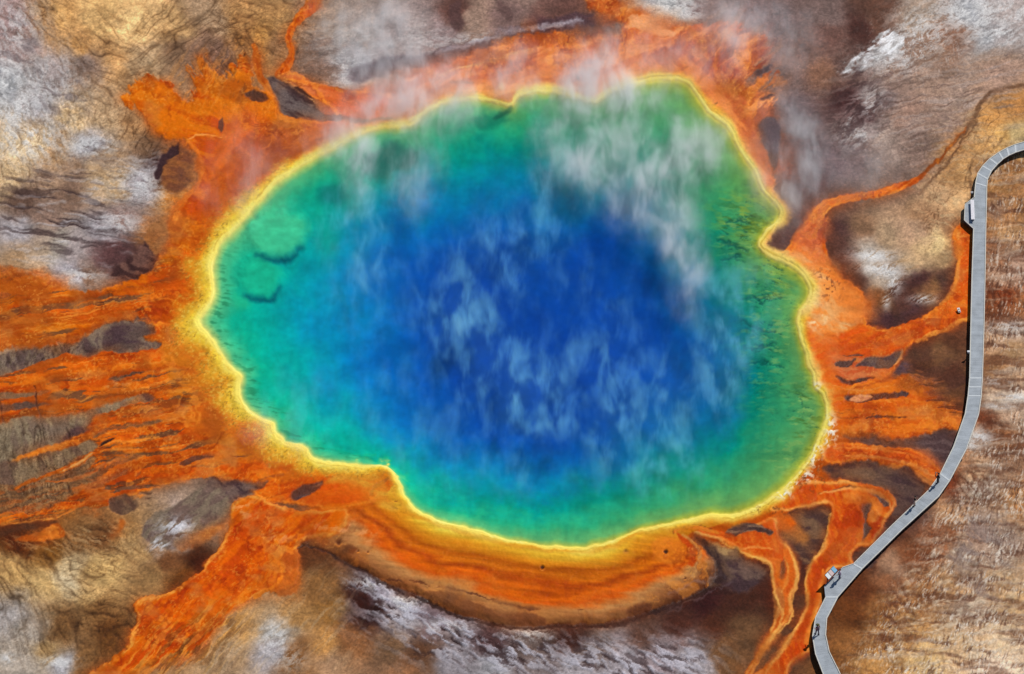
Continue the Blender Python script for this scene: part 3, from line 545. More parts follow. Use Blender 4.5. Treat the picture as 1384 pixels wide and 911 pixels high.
# -- lower left stream
layer([(405,690),(350,670),(318,678),(311,694),(308,712),(300,734),(288,748),(278,756),(274,770),(264,776),(246,788),(230,798),(212,804),(197,806),(186,812),(180,820),(184,836),(178,852),(167,874),(140,897),(117,911),(80,935),(170,935),(200,905),(240,890),(277,874),(300,840),(346,806),(373,800),(400,788),(404,760),(404,738),(420,728),(460,720),(470,690)],
      (232,104,8), 2.2, 9, 4, (200,70,4), -42, 70, 8, .4, .62, ((255,172,70), 2.6, .85), h=.09, gloss=.45, feather=(-46, 40, 5, 34, [(300,850,90,60,1),(230,890,60,40,1)]))
layer([(330,720),(362,706),(370,740),(352,776),(320,790),(290,810),(262,826),(230,836),(222,818),(260,796),(296,770)], (204,70,4), 12, 14, 6, (222,92,6), -42, 40, 8, amt=.85)
layer([(372,730),(380,746),(382,770),(370,792),(346,806)], (250,140,30), 2.2, 8, 4, closed=False, width=[2,2.5,2.5,2.5,2], amt=.8)
streaks(blobmask(PX, PY, [(240,870,60,34,1),(290,840,40,30,1),(200,895,40,20,1)]), -48, 30, 4.5, 461, .5, .62, (255,176,70), .7, .03)
streaks(blobmask(PX, PY, [(255,875,50,30,1),(290,850,40,24,1),(220,905,40,16,1)]), -48, 34, 6, 463, .54, .66, (120,74,34), .85, -.05)
layer([(380,746),(404,745),(408,775),(402,800),(380,806),(372,796),(382,776)], (206,112,40), 5, 10, 4, mat=.7, amt=.8)
streaks(blobmask(PX, PY, [(450,715,36,14,1),(378,722,20,14,1),(330,690,20,16,1),(496,724,14,12,.8)]), -20, 12, 6, 465, .5, .66, (250,172,110), .7)

# -- the field of fingers on the left
layer([(268,445),(230,438),(190,434),(150,445),(120,460),(80,470),(-60,505),(-60,580),(-60,700),(0,708),(40,704),(73,697),(110,684),(130,690),(150,678),(178,672),(205,662),(222,656),(250,652),(280,644),(300,648),(330,660),(350,672),(400,680),(460,690),(520,670),(530,640),(470,632),(410,622),(360,590),(325,550),(300,500),(275,460)],
      (234,108,14), 3, 10, 5, (208,80,8), -8, 110, 9, .4, .62, RIM, h=.05, gloss=.5, feather=(-10, 60, 5, 22, [(60,690,120,60,1),(200,650,100,40,.8)]))
layer([(268,440),(225,436),(215,470),(225,520),(240,560),(280,600),(330,620),(400,628),(360,590),(325,550),(295,500)], (214,122,28), 14, 12, 6, (196,96,24), 10, 46, 8, amt=.8)
G = (134,114,96); Gd = (84,62,60)
layer([(-40,492),(0,478),(37,470),(83,465),(105,460),(120,450),(133,442),(150,436),(173,433),(205,437),(207,448),(192,452),(200,460),(217,462),(213,470),(195,474),(173,477),(152,475),(140,474),(128,478),(117,483),(108,480),(90,477),(70,483),(50,490),(27,499),(0,508),(-40,520)], G, 2, 6, 4, (98,78,72), 90, 12, 5, mat=0, h=-.08, roughen=.12)
layer([(112,452),(120,458),(128,470),(118,482),(114,470)], Gd, 3, 8, 6, mat=0); layer([(150,440),(204,440),(206,450),(186,458),(196,466),(160,474),(140,468)], (96,74,66), 5, 8, 4, (74,52,54), 0, 26, 6, mat=0)
layer([(145,513),(152,509),(162,506),(168,505),(180,502),(200,501),(186,505),(168,509),(160,514)], (88,62,48), 1.2, 4, 3, mat=0, h=-.06)
layer([(-20,532),(10,528),(30,530),(60,526),(66,529),(30,537),(-20,540)], (130,100,74), 1.6, 6, 3, mat=0, h=-.05)
layer([(-20,546),(15,545),(40,543),(70,544),(60,547),(40,552),(10,554),(-20,556)], (96,72,62), 1.6, 6, 3, mat=0, h=-.05)
layer([(44,520),(47,525),(48,535),(50,545),(54,562)], (70,40,30), .7, 4, 3, closed=False, width=[1.2,.8,1.4,1.4,1], mat=0, h=-.05); layer([(0,540),(3,556),(5,570)], (70,40,30), .7, 4, 3, closed=False, width=[1,1,.8], mat=0)
layer([(60,513),(90,511),(118,510)], (252,190,110), 1, 4, 3, closed=False, width=[.6,1.2,.6], amt=.85)
streaks(blobmask(PX, PY, [(163,517,10,5,1),(150,522,8,4,.7),(145,536,14,6,.7)]), 0, 6, 4, 471, .4, .6, (255,206,140), .9)
layer([(-60,582),(0,568),(20,562),(45,560),(75,560),(105,554),(133,549),(160,541),(187,533),(200,532),(208,538),(200,544),(187,545),(165,552),(140,558),(125,566),(118,578),(100,590),(80,598),(60,604),(40,612),(20,622),(-60,640)], (152,132,104), 2, 6, 4, (124,102,84), 80, 30, 12, mat=0, h=-.08, roughen=.12)
layer([(104,572),(118,574),(120,582),(100,590),(80,596),(90,584)], (84,60,60), 4, 10, 6, mat=0); layer([(190,534),(200,532),(208,538),(200,543)], Gd, 2, 4, 3, mat=0)
GAP = (MAT < .4) * 1.0
runnels(GAP * blobmask(PX, PY, [(40,585,60,22,1),(10,610,40,40,1),(90,580,40,14,1),(150,560,50,10,.7)]), 78, 7, 473, .6, .07, 4)
runnels(GAP * blobmask(PX, PY, [(40,485,60,14,1),(90,472,40,10,1)]), 95, 5, 474, .6, .06, 3)
layer([(127,588),(146,577),(170,573),(186,571),(214,566),(220,569),(200,574),(186,576),(160,579),(145,582),(130,592)], (122,84,52), 1.6, 5, 3, mat=.1, h=-.05)
layer([(133,604),(140,596),(150,592),(156,592),(146,598)], (44,26,20), 1.2, 3, 2, mat=0, h=-.06)
lf = MAT * sst(40, 90, D) * np.interp(TH, [150,158,192,198], [0,1,1,0]).astype(F)
streaks(lf, -9, 60, 5.5, 483, .57, .66, (104,70,50), .85, -.04, 4)
streaks(lf, -9, 70, 4, 485, .6, .7, (250,158,60), .6, .02, 3)
streaks(lf, -9, 90, 9, 487, .5, .7, (170,66,8), .6, 0, 3)
# finger gaps lower down
layer([(-60,660),(0,654),(60,636),(100,618),(120,606),(130,604),(136,598),(128,608),(126,614),(100,628),(60,646),(20,656),(-60,668)], (150,128,104), 3, 8, 5, mat=0, amt=.0)
layer([(-60,625),(20,622),(50,612),(90,600),(120,592),(134,600),(124,612),(96,624),(60,640),(30,652),(0,657),(-60,660)], (142,116,86), 3, 8, 5, (104,78,62), 75, 30, 12, mat=0, h=-.06, roughen=.12)
layer([(18,620),(50,609),(90,598),(118,590),(130,580)], (206,104,24), 3, 6, 4, closed=False, width=[1,4,5,5,4], amt=.85)
layer([(-60,664),(20,654),(60,642),(78,638),(100,630),(112,624),(122,617),(132,618),(126,628),(118,636),(132,630),(140,632),(128,642),(150,626),(170,618),(190,612),(196,614),(176,624),(150,632),(136,644),(118,648),(140,644),(160,636),(176,632),(160,644),(140,652),(120,658),(96,668),(76,680),(50,690),(20,692),(0,694),(-60,700)], (112,80,52), 2.2, 8, 5, (150,108,66), -20, 40, 6, mat=.1, h=-.05, roughen=.14)
layer([(20,658),(60,642),(96,630),(122,615),(128,612)], (240,120,20), 1.4, 5, 3, closed=False, width=[1.5,2,2.2,2.5,2], h=.04); layer([(80,637),(104,626),(126,612)], (255,196,110), .9, 4, 2, closed=False, width=[.6,1.8,1.2])
layer([(60,648),(100,647),(116,642),(140,628),(160,620),(178,612)], (210,116,50), 1.6, 6, 3, closed=False, width=[1,1.4,1.6,1.6,1.6,1.4]); layer([(100,660),(130,652),(160,634),(170,628)], (196,96,32), 2.5, 8, 4, closed=False, width=[3,3,3,2], amt=.85)
streaks(blobmask(PX, PY, [(40,668,60,14,1),(20,686,50,10,.8)]), -12, 30, 5, 475, .5, .64, (176,84,26), .8)
runnels((MAT < .4) * blobmask(PX, PY, [(60,625,80,20,1),(60,660,80,24,1),(30,690,70,14,1),(100,650,60,16,.8)]), 74, 4.5, 477, .6, .06, 4)
streaks((MAT < .4) * blobmask(PX, PY, [(60,660,70,20,1),(30,690,60,10,1),(60,625,70,14,.7)]), 72, 9, 2.2, 478, .56, .74, (206,174,128), .45, .02, 2)
layer([(20,706),(73,700),(74,708),(60,712),(30,716),(0,722),(-50,724),(-50,712)], (80,46,28), 2, 6, 4, mat=0, amt=.9, h=-.04)
layer([(74,704),(60,714),(40,720),(20,728),(50,730),(80,726),(88,718)], (214,108,30), 3, 6, 4, amt=.85)
layer([(-20,708),(30,704),(73,698)], (244,160,70), 1, 4, 2, closed=False, width=[.6,1.2,1], amt=.8); layer([(74,698),(100,686),(130,668),(150,662)], (250,150,56), 1, 4, 2, closed=False, width=[.8,1.4,1.4,.8], amt=.8)
for pts in ([(148,666),(160,660),(178,655),(200,654),(216,655),(204,658),(180,660),(160,664)], [(188,664),(204,664),(200,668)], [(194,672),(206,671),(200,674)], [(184,641),(190,637),(186,643)], [(142,658),(148,655),(150,660),(144,661)], [(197,651),(206,649),(202,652)], [(168,614),(178,612),(172,616)]):
    layer(pts, (100,72,54), 1.2, 4, 3, mat=0, h=-.05)
layer([(147,674),(156,669),(172,668),(184,674),(187,682),(178,690),(164,696),(154,690),(147,682)], (114,84,62), 2, 6, 3, (90,62,48), 60, 16, 6, mat=0, h=-.06)
layer([(164,700),(160,712),(152,724),(160,720),(170,704)], (196,96,28), 3, 6, 3, amt=.8)
# grey ground in front of the fork
layer([(282,646),(292,645),(300,652),(322,648),(345,650),(366,651),(356,658),(340,664),(322,672),(314,680),(308,676),(280,656)], (78,56,58), 2, 6, 4, (104,82,74), 20, 20, 6, mat=0, h=-.07)
layer([(286,650),(300,660),(312,680),(302,706),(280,712),(256,730),(230,742),(206,735),(190,720),(200,700),(230,684),(256,668)], (132,112,92), 3, 8, 5, (104,82,72), -38, 26, 6, mat=0, roughen=.2)
layer([(300,714),(310,702),(290,708),(262,722),(244,742),(256,736),(280,728)], (204,124,54), 5, 8, 4, amt=.7)
streaks(blobmask(PX, PY, [(240,712,24,12,1),(215,735,14,10,1)]), -38, 14, 5, 481, .45, .6, (225,228,236), .9, .05)
layer([(391,670),(404,658),(420,654),(438,648),(432,660),(416,670),(400,675)], (72,52,58), 1.6, 6, 3, (96,76,78), -25, 20, 5, mat=0, h=-.06)
layer([(242,628),(256,619),(270,615),(284,614),(290,617),(276,620),(262,626),(250,630)], (86,56,46), 1.4, 5, 3, mat=0, h=-.05); layer([(307,616),(314,615),(326,616),(340,615),(326,618)], (84,52,44), 1, 4, 2, mat=0, h=-.04)
layer([(346,652),(366,644),(384,642)], (140,74,40), .8, 4, 3, closed=False, width=[.8,1,.6], mat=.6)
for pts, wd in (([(440,633),(462,630),(490,629),(504,632)], [1,2,3,1]), ([(502,668),(504,660),(512,655),(524,648)], [2,2.4,2.4,2]), ([(530,686),(537,688)], [1.4,1.2]), ([(534,679),(537,680)], [1.2,.8]), ([(430,633),(442,632)], [1,1.4])):
    layer(pts, (124,66,36), 1.1, 4, 2, closed=False, width=wd, mat=.7, amt=.85, h=-.04)
layer([(470,634),(500,636),(520,650),(528,676),(540,690),(520,688),(500,670),(470,656),(440,650)], (228,164,52), 7, 8, 4, (214,130,36), 8, 50, 7, amt=.85)

# thin growth at the margins: rust inside, tan film on the ground outside
mb = boxblur(boxblur(MAT.reshape(NY, NX).astype(np.float64), 7), 7).ravel().astype(F)
vb = fbm(PX / 30, PY / 22, 651, 3)
far_ = sst(14, 40, D)
t = (np.clip(mb * 1.5, 0, 1) * (1 - MAT) * (.25 + .9 * sst(.35, .65, vb)) * .75 * far_)[:, None]; C[:] = C * (1 - t) + C * np.array((.95,.62,.30), F) * t + np.array((.17,.07,.01), F) * t
t = (MAT * np.clip((.93 - mb) * 2.2, 0, 1) * sst(.38, .6, 1 - vb) * .6 * far_)[:, None]; C[:] = C * (1 - t) + C * np.array((.76,.60,.52), F) * t
# uneven growth of the mats: rust, brown and pale tracts that follow the runoff
mm = MAT * sst(12, 46, D) * np.interp(TH, [0,55,65,120,135,360], [1,1,.25,.25,1,1]).astype(F) * (1 - blobmask(PX, PY, [(1120,410,70,70,.95),(470,665,90,40,.9),(300,230,70,90,.7),(1090,800,90,140,.8)]))
fu, fv = (D + JX * 30) / 60, (TH + JY * 9) * .62
n1 = fbm(fu, fv, 601, 4, .6); n2 = fbm(fu * .8 + 9, fv * 1.2, 611, 4, .6); n3 = fbm(PX / 60, PY / 40, 621, 4, .55)
t = (sst(.5, .72, n1) * .75 * mm)[:, None]; C[:] = C * (1 - t) + C * np.array((.76,.60,.55), F) * t
t = (sst(.54, .74, n2) * .5 * mm)[:, None]; C[:] = C * (1 - t) + np.array((248,146,44), F) / 255 * t
t = (sst(.52, .72, n3) * .65 * mm)[:, None]; C[:] = C * (1 - t) + np.array((158,70,18), F) / 255 * t
t = (sst(.56, .74, fbm(PX / 34, PY / 24, 631, 4)) * .4 * mm)[:, None]; C[:] = C * (1 - t) + np.array((206,134,72), F) / 255 * t
t = (sst(.63, .72, fbm(PX / 2.6, PY / 2.2, 641, 2)) * .35 * mm * sst(.45, .6, fbm(PX / 24, PY / 18, 643, 2)))[:, None]; C[:] = C * (1 - t) + np.array((255,176,80), F) / 255 * t
# ------------------------------------------------------------------ yellow rim and the water's bed
wid = np.interp(TH, [0,12,25,40,60,90,110,130,150,165,180,200,215,235,260,280,300,320,335,350,360], [20,18,16,16,11,9,9,18,34,40,40,32,20,12,10,9,12,11,12,17,20]).astype(F)
wid *= 0.3 + 1.0 * fbm(PX / 40, PY / 30, 501, 3)
q = D / wid
rs = fbm(PX / 7, PY / 5, 503, 4, .65); rs = .5 + (rs - .5) * np.interp(TH, [0,50,60,120,140,210,230,360], [.8,.6,.2,.2,1,1,.6,.8]).astype(F)
gold = (1 - sst(.5, 1.5, q + .9 * (rs - .5))) * sst(-.3, 0, q)
right = np.clip(np.interp(TH, [0,18,30,40,330,345,360], [.9,.35,.1,0,0,.8,.95]), 0, 1).astype(F) * sst(.3, .55, fbm(PX / 24, PY / 24, 504, 2))
qq = np.clip(q, 0, 1.3)
gc = np.stack([np.interp(qq, [0, .35, .8, 1.3], v) for v in ((250, 240, 226, 214), (222, 196, 152, 112), (92, 58, 38, 26))], 1) / 255
gc = gc * (1 - right[:, None]) + np.array((248,206,124), F) / 255 * right[:, None]
gc = (gc * (.8 + .4 * rs)[:, None]).astype(F)
C[:] = C * (1 - gold[:, None]) + gc * gold[:, None]; MAT[:] = np.maximum(MAT, gold)
amber_rim = np.exp(-np.maximum(D, 0) / 16) * (D > -4) * np.interp(TH, [0,215,230,330,345,360], [0,0,.75,.75,.2,0]).astype(F) * (.6 + .7 * (fbm(PX / 24, PY / 18, 517, 3) - .2))  # amber mat colour fading outward from the upper rim
amber_rim = np.clip(amber_rim, 0, .9)
C[:] = C * (1 - amber_rim[:, None]) + np.array((246,176,72), F) / 255 * amber_rim[:, None]
spk = sst(.62, .74, fbm(PX / 2.6, PY / 2.2, 505, 2)) * sst(.1, .4, q) * (1 - sst(.9, 1.6, q)) * .5 * np.interp(TH, [0,20,60,110,135,160,200,225,330,360], [.4,.5,.4,.1,.8,1,1,.4,.2,.4]) * sst(.4, .6, fbm(PX / 18, PY / 14, 506, 2))
C[:] = C * (1 - spk[:, None]) + np.array((130,92,34), F) / 255 * spk[:, None]
pale_spk = sst(.6, .72, fbm(PX / 3, PY / 2.4, 508, 2)) * gold * .5 * np.interp(TH, [0,50,60,120,140,210,230,360], [.4,.2,0,0,1,1,.2,.3])  # paler yellow specks in the gold band, mostly on the left
C[:] = C * (1 - pale_spk[:, None]) + np.array((252,214,96), F) / 255 * pale_spk[:, None]
yl = (.55 + .45 * fbm(PX / 20, PY / 16, 516, 2)) * np.exp(-(np.maximum(np.abs(D - 1.5) - 1.0, 0) / (.6 + 7 * sst(.25, .8, fbm(PX / 34, PY / 28, 510, 2)))) ** 2) * (1 - .35 * right)
yc = np.array((250,230,112), F) / 255
C[:] = C * (1 - yl[:, None]) + yc * yl[:, None]
pl = np.exp(-((D + 1 + 5 * (vn(PX / 18, PY / 18, 507) - .5)) / 1.5) ** 2) * .6 * sst(.3, .6, fbm(PX / 26, PY / 26, 512, 2))
C[:] = C * (1 - pl[:, None]) + np.array((255,244,150), F) / 255 * pl[:, None]
dl = np.exp(-((D - 4.5 + 3 * (vn(PX / 16, PY / 16, 509) - .5)) / .9) ** 2) * .45 * sst(.5, .68, fbm(PX / 30, PY / 22, 514, 2))
C[:] = C * (1 - dl[:, None]) + np.array((190,140,30), F) / 255 * dl[:, None]
# white crust clots on the lower right shore
streaks(blobmask(PX, PY, [(1124,582,9,20,1),(1120,596,8,10,.9),(1100,622,10,12,.9),(1090,644,11,8,1),(1074,656,10,7,.8),(1060,669,12,6,1),(1105,610,8,10,.9)]), -50, 5, 4, 511, .46, .58, (250,246,232), .95, .08, 2)
streaks(blobmask(PX, PY, [(1102,522,10,6,1)]), 0, 8, 5, 513, .3, .5, (252,238,200), .95)
streaks(blobmask(PX, PY, [(1098,648,30,20,1),(1040,690,24,8,1),(1120,640,14,14,.8)]), 0, 4, 3, 515, .64, .72, (110,62,30), .7, 0, 2)
H += .10 * np.exp(-((D - 6) / 9) ** 2)
GLOSS[D < 10] = .5

ins = np.nonzero(D < 4)[0]
px, py = PX[ins], PY[ins]
# depth of the bed, then colour where that depth really lies
d0 = -np.minimum(D[ins], 0)
e1 = np.maximum(f1.sample(px, py), 0) * (f1.d.shape[0] > 0)
def ring(fa, fb, x, y):
    a = np.maximum(-fa.sample(x, y), 0); b = np.maximum(fb.sample(x, y), 0); return np.clip(a / (a + b + 1e-3), 0, 1)
jx, jy = JX[ins] * 26, JY[ins] * 26
zx = np.arange(220, 1172, 4, dtype=F); zy = np.arange(60, 792, 4, dtype=F); ZX, ZY = np.meshgrid(zx, zy)
zr = (ring(fP, f1, ZX.ravel(), ZY.ravel()) + ring(f1, f2, ZX.ravel(), ZY.ravel()) + ring(f2, f3, ZX.ravel(), ZY.ravel()) + .6 * np.clip(-f3.sample(ZX.ravel(), ZY.ravel()), 0, 120) / 110).reshape(ZX.shape)
zs = boxblur(boxblur(boxblur(zr, 7), 7), 5)
def zone(x, y):
    u = np.clip((x - 220) / 4, 0, len(zx) - 1.01); v = np.clip((y - 60) / 4, 0, len(zy) - 1.01)
    iu = u.astype(np.int32); iv = v.astype(np.int32); fu = u - iu; fv = v - iv
    def g(t): return (t[iv, iu] * (1 - fu) + t[iv, iu + 1] * fu) * (1 - fv) + (t[iv + 1, iu] * (1 - fu) + t[iv + 1, iu + 1] * fu) * fv
    r_, b_ = g(zr), g(zs); k_ = sst(.35, 1.0, r_)
    return (r_ * (1 - k_) + b_ * k_).astype(F)
s_ = zone(px, py)
dep = np.interp(s_, [0, .25, .6, 1, 2, 3], [0, .25, .7, 1.4, 2.6, 3.4]).astype(F)
qx, qy = chart(X[ins], Y[ins], -dep)
qx2, qy2 = qx + jx, qy + jy
k3 = sst(.0, .7, zone(qx, qy)); s_ = zone(qx + jx * (.25 + k3), qy + jy * (.25 + k3))
s_ = s_ + 1.1 * (fbm(qx / 90, qy / 110, 521, 4, .6) - .5) * sst(.3, 1.4, s_)
tq = np.degrees(np.arctan2(qy - 430, qx - 690)) % 360
kx = [0, .018, .05, .15, .46, 1.0, 1.6, 2.2, 2.75, 3.2, 3.7]
kG = np.array([(250,234,124),(236,230,124),(188,216,122),(84,198,140),(14,184,150),(0,168,170),(0,148,194),(0,116,194),(0,88,184),(0,72,172),(0,62,162)]) / 255
kO = np.array([(248,228,104),(226,212,80),(166,178,62),(112,172,92),(66,164,104),(8,146,124),(0,124,160),(0,98,172),(0,78,172),(0,72,172),(0,62,162)]) / 255
cG = np.stack([np.interp(s_, kx, kG[:, k]) for k in range(3)], 1); cO = np.stack([np.interp(s_, kx, kO[:, k]) for k in range(3)], 1)
ol = np.interp(tq, [0,25,50,80,110,150,190,230,270,300,320,340,360], [.85,1,.9,.55,.3,.0,.0,.3,.5,.9,1,1,.85])[:, None]
wc = (cG * (1 - ol) + cO * ol).astype(F)
wc *= (1 + .30 * (fbm(qx / 26, qy / 18, 523, 5, .66) - .5) + .10 * (fbm(qx / 5, qy / 11, 525, 3) - .5))[:, None]
# stains and ledges of the shelf, with painted shade below the left ledges
def bed(pts, col, soft, amt, jag=12, closed=True, width=None, lift=0.0, fine=3, trans=None):
    f = Field(pts, closed=closed, margin=20 + soft, width=width)
    k = f.index(qx, qy)
    if not len(k): return
    g = ins[k]
    m = (1 - sst(-soft, soft, f.sample(qx[k] + JX[g] * jag + FX[g] * fine, qy[k] + JY[g] * jag + FY[g] * fine))) * amt
    wc[k] = wc[k] * (1 - m[:, None]) + np.array(col, F) / 255 * (.84 + .32 * fbm(qx[k] / 18, qy[k] / 12, 551, 3, .6))[:, None] * m[:, None]
    dep[k] -= lift * m
bed([(334,308),(352,292),(380,286),(404,294),(414,312),(410,332),(394,342),(370,348),(348,344),(336,330)], (74,206,150), 11, .85, 16, lift=.4)
bed([(326,360),(344,346),(366,350),(382,368),(378,386),(362,398),(344,402),(328,390)], (30,190,146), 11, .85, 16, lift=.4)
bed([(346,346),(366,351),(388,349),(408,338)], (4,84,104), 6, .85, 14, False, [1,3.5,4.5,1.5]); bed([(334,402),(352,406),(366,402),(380,388)], (4,80,102), 6, .85, 14, False, [1.5,4,3.5,1])  # shade painted along the lower edges of the two ledges
bed([(316,398),(328,400),(338,410),(330,420),(316,414)], (40,180,130), 5, .6)
bed([(492,222),(520,198),(548,196),(566,210),(560,228),(530,232),(508,240)], (8,96,84), 9, .75, 26); bed([(430,262),(460,246),(470,262),(448,280)], (8,104,100), 8, .5, 14)
bed([(640,158),(670,150),(684,160),(666,172),(646,176)], (8,112,92), 6, .6, 14)
bed([(680,146),(692,144),(676,158),(664,160)], (20,80,66), 3, .6, 10)
bed([(376,604),(398,572),(412,580),(404,600)], (0,150,128), 5, .3)
rr = blobmask(qx, qy, [(1040,420,30,110,1),(1000,330,30,30,.9),(1010,290,24,30,.7),(1090,560,26,60,.8),(1040,350,24,24,.8)])
n = aniso(qx + jx * .6, qy + jy * .6, 12, 34, 6, 531, 3); a = (1 - sst(0, .04, np.abs(n - .5))) * rr * .85
a *= sst(.35, .55, vn(qx / 14, qy / 10, 533))
wc = wc * (1 - a[:, None]) + np.array((8,74,74), F) / 255 * a[:, None]; dep += a * .12
rr2 = np.clip(blobmask(qx, qy, [(1035,430,40,120,1),(1000,310,44,40,.9),(1050,350,30,24,.8),(1085,560,30,60,.9),(1060,620,30,30,.6)]) * 1.3, 0, 1)
u_, v_ = (qx + jx * .5) / 26, (qy + jy * .7) / 6
l_ = np.maximum((1 - np.abs(2 * vn(u_, v_, 561) - 1)) ** 5, .7 * (1 - np.abs(2 * vn(u_ * 2, v_ * 2, 563) - 1)) ** 5) * sst(.25, .7, fbm(qx / 24, qy / 12, 565, 2)) * rr2 * .38
wc = wc * (1 - l_[:, None]) + np.array((16,84,62), F) / 255 * l_[:, None]; dep += l_ * .1
l_ = sst(.56, .74, aniso(qx, qy, 4, 14, 4, 567, 3)) * rr2 * .4
wc = wc * (1 - l_[:, None]) + np.array((190,214,110), F) / 255 * l_[:, None]
a = sst(.56, .7, aniso(qx, qy, 14, 18, 6, 535, 3)) * blobmask(qx, qy, [(1005,300,36,26,1),(1030,350,30,16,.9),(1090,560,20,44,.9),(1086,610,20,30,.7)]) * .6
wc = wc * (1 - a[:, None]) + np.array((66,92,22), F) / 255 * a[:, None]
a = sst(.5, .66, aniso(qx, qy, 10, 16, 5, 537, 3)) * blobmask(qx, qy, [(1000,290,40,30,1),(1050,380,26,30,.7)]) * .5
wc = wc * (1 - a[:, None]) + np.array((190,196,60), F) / 255 * a[:, None]
# comb of small ribs on the left shelf
a = sst(.52, .66, aniso(qx, qy, 12, 12, 3, 539, 2)) * np.exp(-((D[ins] + 16) / 9) ** 2) * np.interp(tq, [130,145,185,200], [0,1,1,0]) * .55
wc = wc * (1 - a[:, None]) + np.array((30,120,80), F) / 255 * a[:, None]
for pts, wd in (([(983,300),(1000,296),(1016,300)], [1,2.6,1]), ([(968,324),(988,330),(1008,338)], [1,3,1]), ([(975,346),(996,346)], [1.4,2]), ([(1000,434),(1024,446),(1046,448)], [1,2.2,1.4]), ([(1006,470),(1030,470),(1046,466)], [1,2.2,1]), ([(1008,490),(1036,488)], [1,2]), ([(1002,404),(1022,400),(1030,412)], [1,1.6,1])):
    bed(pts, (10,78,76), 2.2, .6, 16, False, wd, -.15, 6)
edge = sst(1.5, -2.5, D[ins])[:, None]
C[ins] = C[ins] * (1 - edge) + wc * edge
H[ins] = H[ins] * (1 - edge[:, 0]) * .6 + (-dep - .06) * edge[:, 0]
GLOSS[ins] = .6
# hills of runnels: fine relief everywhere on land
land = sst(0, 6, D)
H += land * (.05 * (fbm(PX / 7, PY / 5, 541, 3) - .5) + .03 * (vn(PX / 2.4, PY / 1.8, 543) - .5))
H -= land * np.clip(D, 0, 400) * .0008
H = np.where(np.hypot(X, Y) > 130, -.45, H).astype(F)

rng_ = np.random.RandomState(5)
g1 = vn(PX / 1.7, PY / 1.5, 701) + vn(PX / 1.15 + 7, PY / 1.05, 703) - 1
C *= (1 + .15 * g1 * land * (.2 + .8 * (1 - MAT)) * (.5 + fbm(PX / 20, PY / 16, 705, 2)))[:, None].astype(F)
H += (.014 * g1 * land).astype(F)
# ------------------------------------------------------------------ albedo from surveyed tone
TONE = 1.14
C = np.clip(C, 0.004, 1)
A = np.where(C <= .04045, C / 12.92, ((C + .055) / 1.055) ** 2.4) / TONE
A = np.clip(A, .002, .82).astype(F)

# ------------------------------------------------------------------ materials
def new_mat(name):
    m = bpy.data.materials.new(name); m.use_nodes = True
    n = m.node_tree; n.nodes.clear()
    out = n.nodes.new('ShaderNodeOutputMaterial'); return m, n, out
def lk(n, a, b): n.links.new(a, b)
def ground_mat(name, scale, amp, bump, spec, rough=None):
    m, n, out = new_mat(name)
    p = n.nodes.new('ShaderNodeBsdfPrincipled'); at_ = n.nodes.new('ShaderNodeAttribute'); at_.attribute_name = 'tone'
    geo = n.nodes.new('ShaderNodeNewGeometry')
    nz = n.nodes.new('ShaderNodeTexNoise'); nz.inputs['Scale'].default_value = scale; nz.inputs['Detail'].default_value = 6; nz.inputs['Roughness'].default_value = .65
    lk(n, geo.outputs['Position'], nz.inputs['Vector'])
    mr = n.nodes.new('ShaderNodeMapRange'); mr.inputs[1].default_value = .25; mr.inputs[2].default_value = .75; mr.inputs[3].default_value = 1 - amp; mr.inputs[4].default_value = 1 + amp
    lk(n, nz.outputs[0], mr.inputs[0])
    mx = n.nodes.new('ShaderNodeVectorMath'); mx.operation = 'SCALE'
    lk(n, at_.outputs['Color'], mx.inputs[0]); lk(n, mr.outputs[0], mx.inputs['Scale'])
    lk(n, mx.outputs[0], p.inputs['Base Color'])
    bp = n.nodes.new('ShaderNodeBump'); bp.inputs['Strength'].default_value = bump; bp.inputs['Distance'].default_value = .12
    lk(n, nz.outputs[0], bp.inputs['Height']); lk(n, bp.outputs[0], p.inputs['Normal'])
    lk(n, at_.outputs['Alpha'], p.inputs['Roughness'])
    p.inputs['Specular IOR Level'].default_value = spec
    lk(n, p.outputs[0], out.inputs[0]); return m
M_ground = ground_mat('sinter_ground', 2.2, .22, .55, .06)
M_mat = ground_mat('bacterial_mat', 2.0, .09, .22, .02)
M_crust = ground_mat('sinter_crust', 3.0, .14, .7, .3)
M_bed = ground_mat('pool_bed', 1.2, .07, .15, .0)

def simple(name, col, rough=.7, spec=.3, metal=0, var=.12, scale=6, bump=0.0):
    m, n, out = new_mat(name); p = n.nodes.new('ShaderNodeBsdfPrincipled')
    tc = n.nodes.new('ShaderNodeTexCoord'); nz = n.nodes.new('ShaderNodeTexNoise'); nz.inputs['Scale'].default_value = scale; nz.inputs['Detail'].default_value = 4
    lk(n, tc.outputs['Object'], nz.inputs['Vector'])
    mr = n.nodes.new('ShaderNodeMapRange'); mr.inputs[1].default_value = .3; mr.inputs[2].default_value = .7; mr.inputs[3].default_value = 1 - var; mr.inputs[4].default_value = 1 + var
    lk(n, nz.outputs[0], mr.inputs[0])
    mx = n.nodes.new('ShaderNodeVectorMath'); mx.operation = 'SCALE'; mx.inputs[0].default_value = col[:3]
    lk(n, mr.outputs[0], mx.inputs['Scale']); lk(n, mx.outputs[0], p.inputs['Base Color'])
    p.inputs['Roughness'].default_value = rough; p.inputs['Specular IOR Level'].default_value = spec; p.inputs['Metallic'].default_value = metal
    if bump:
        bp = n.nodes.new('ShaderNodeBump'); bp.inputs['Strength'].default_value = bump; bp.inputs['Distance'].default_value = .02
        lk(n, nz.outputs[0], bp.inputs['Height']); lk(n, bp.outputs[0], p.inputs['Normal'])
    lk(n, p.outputs[0], out.inputs[0]); return m

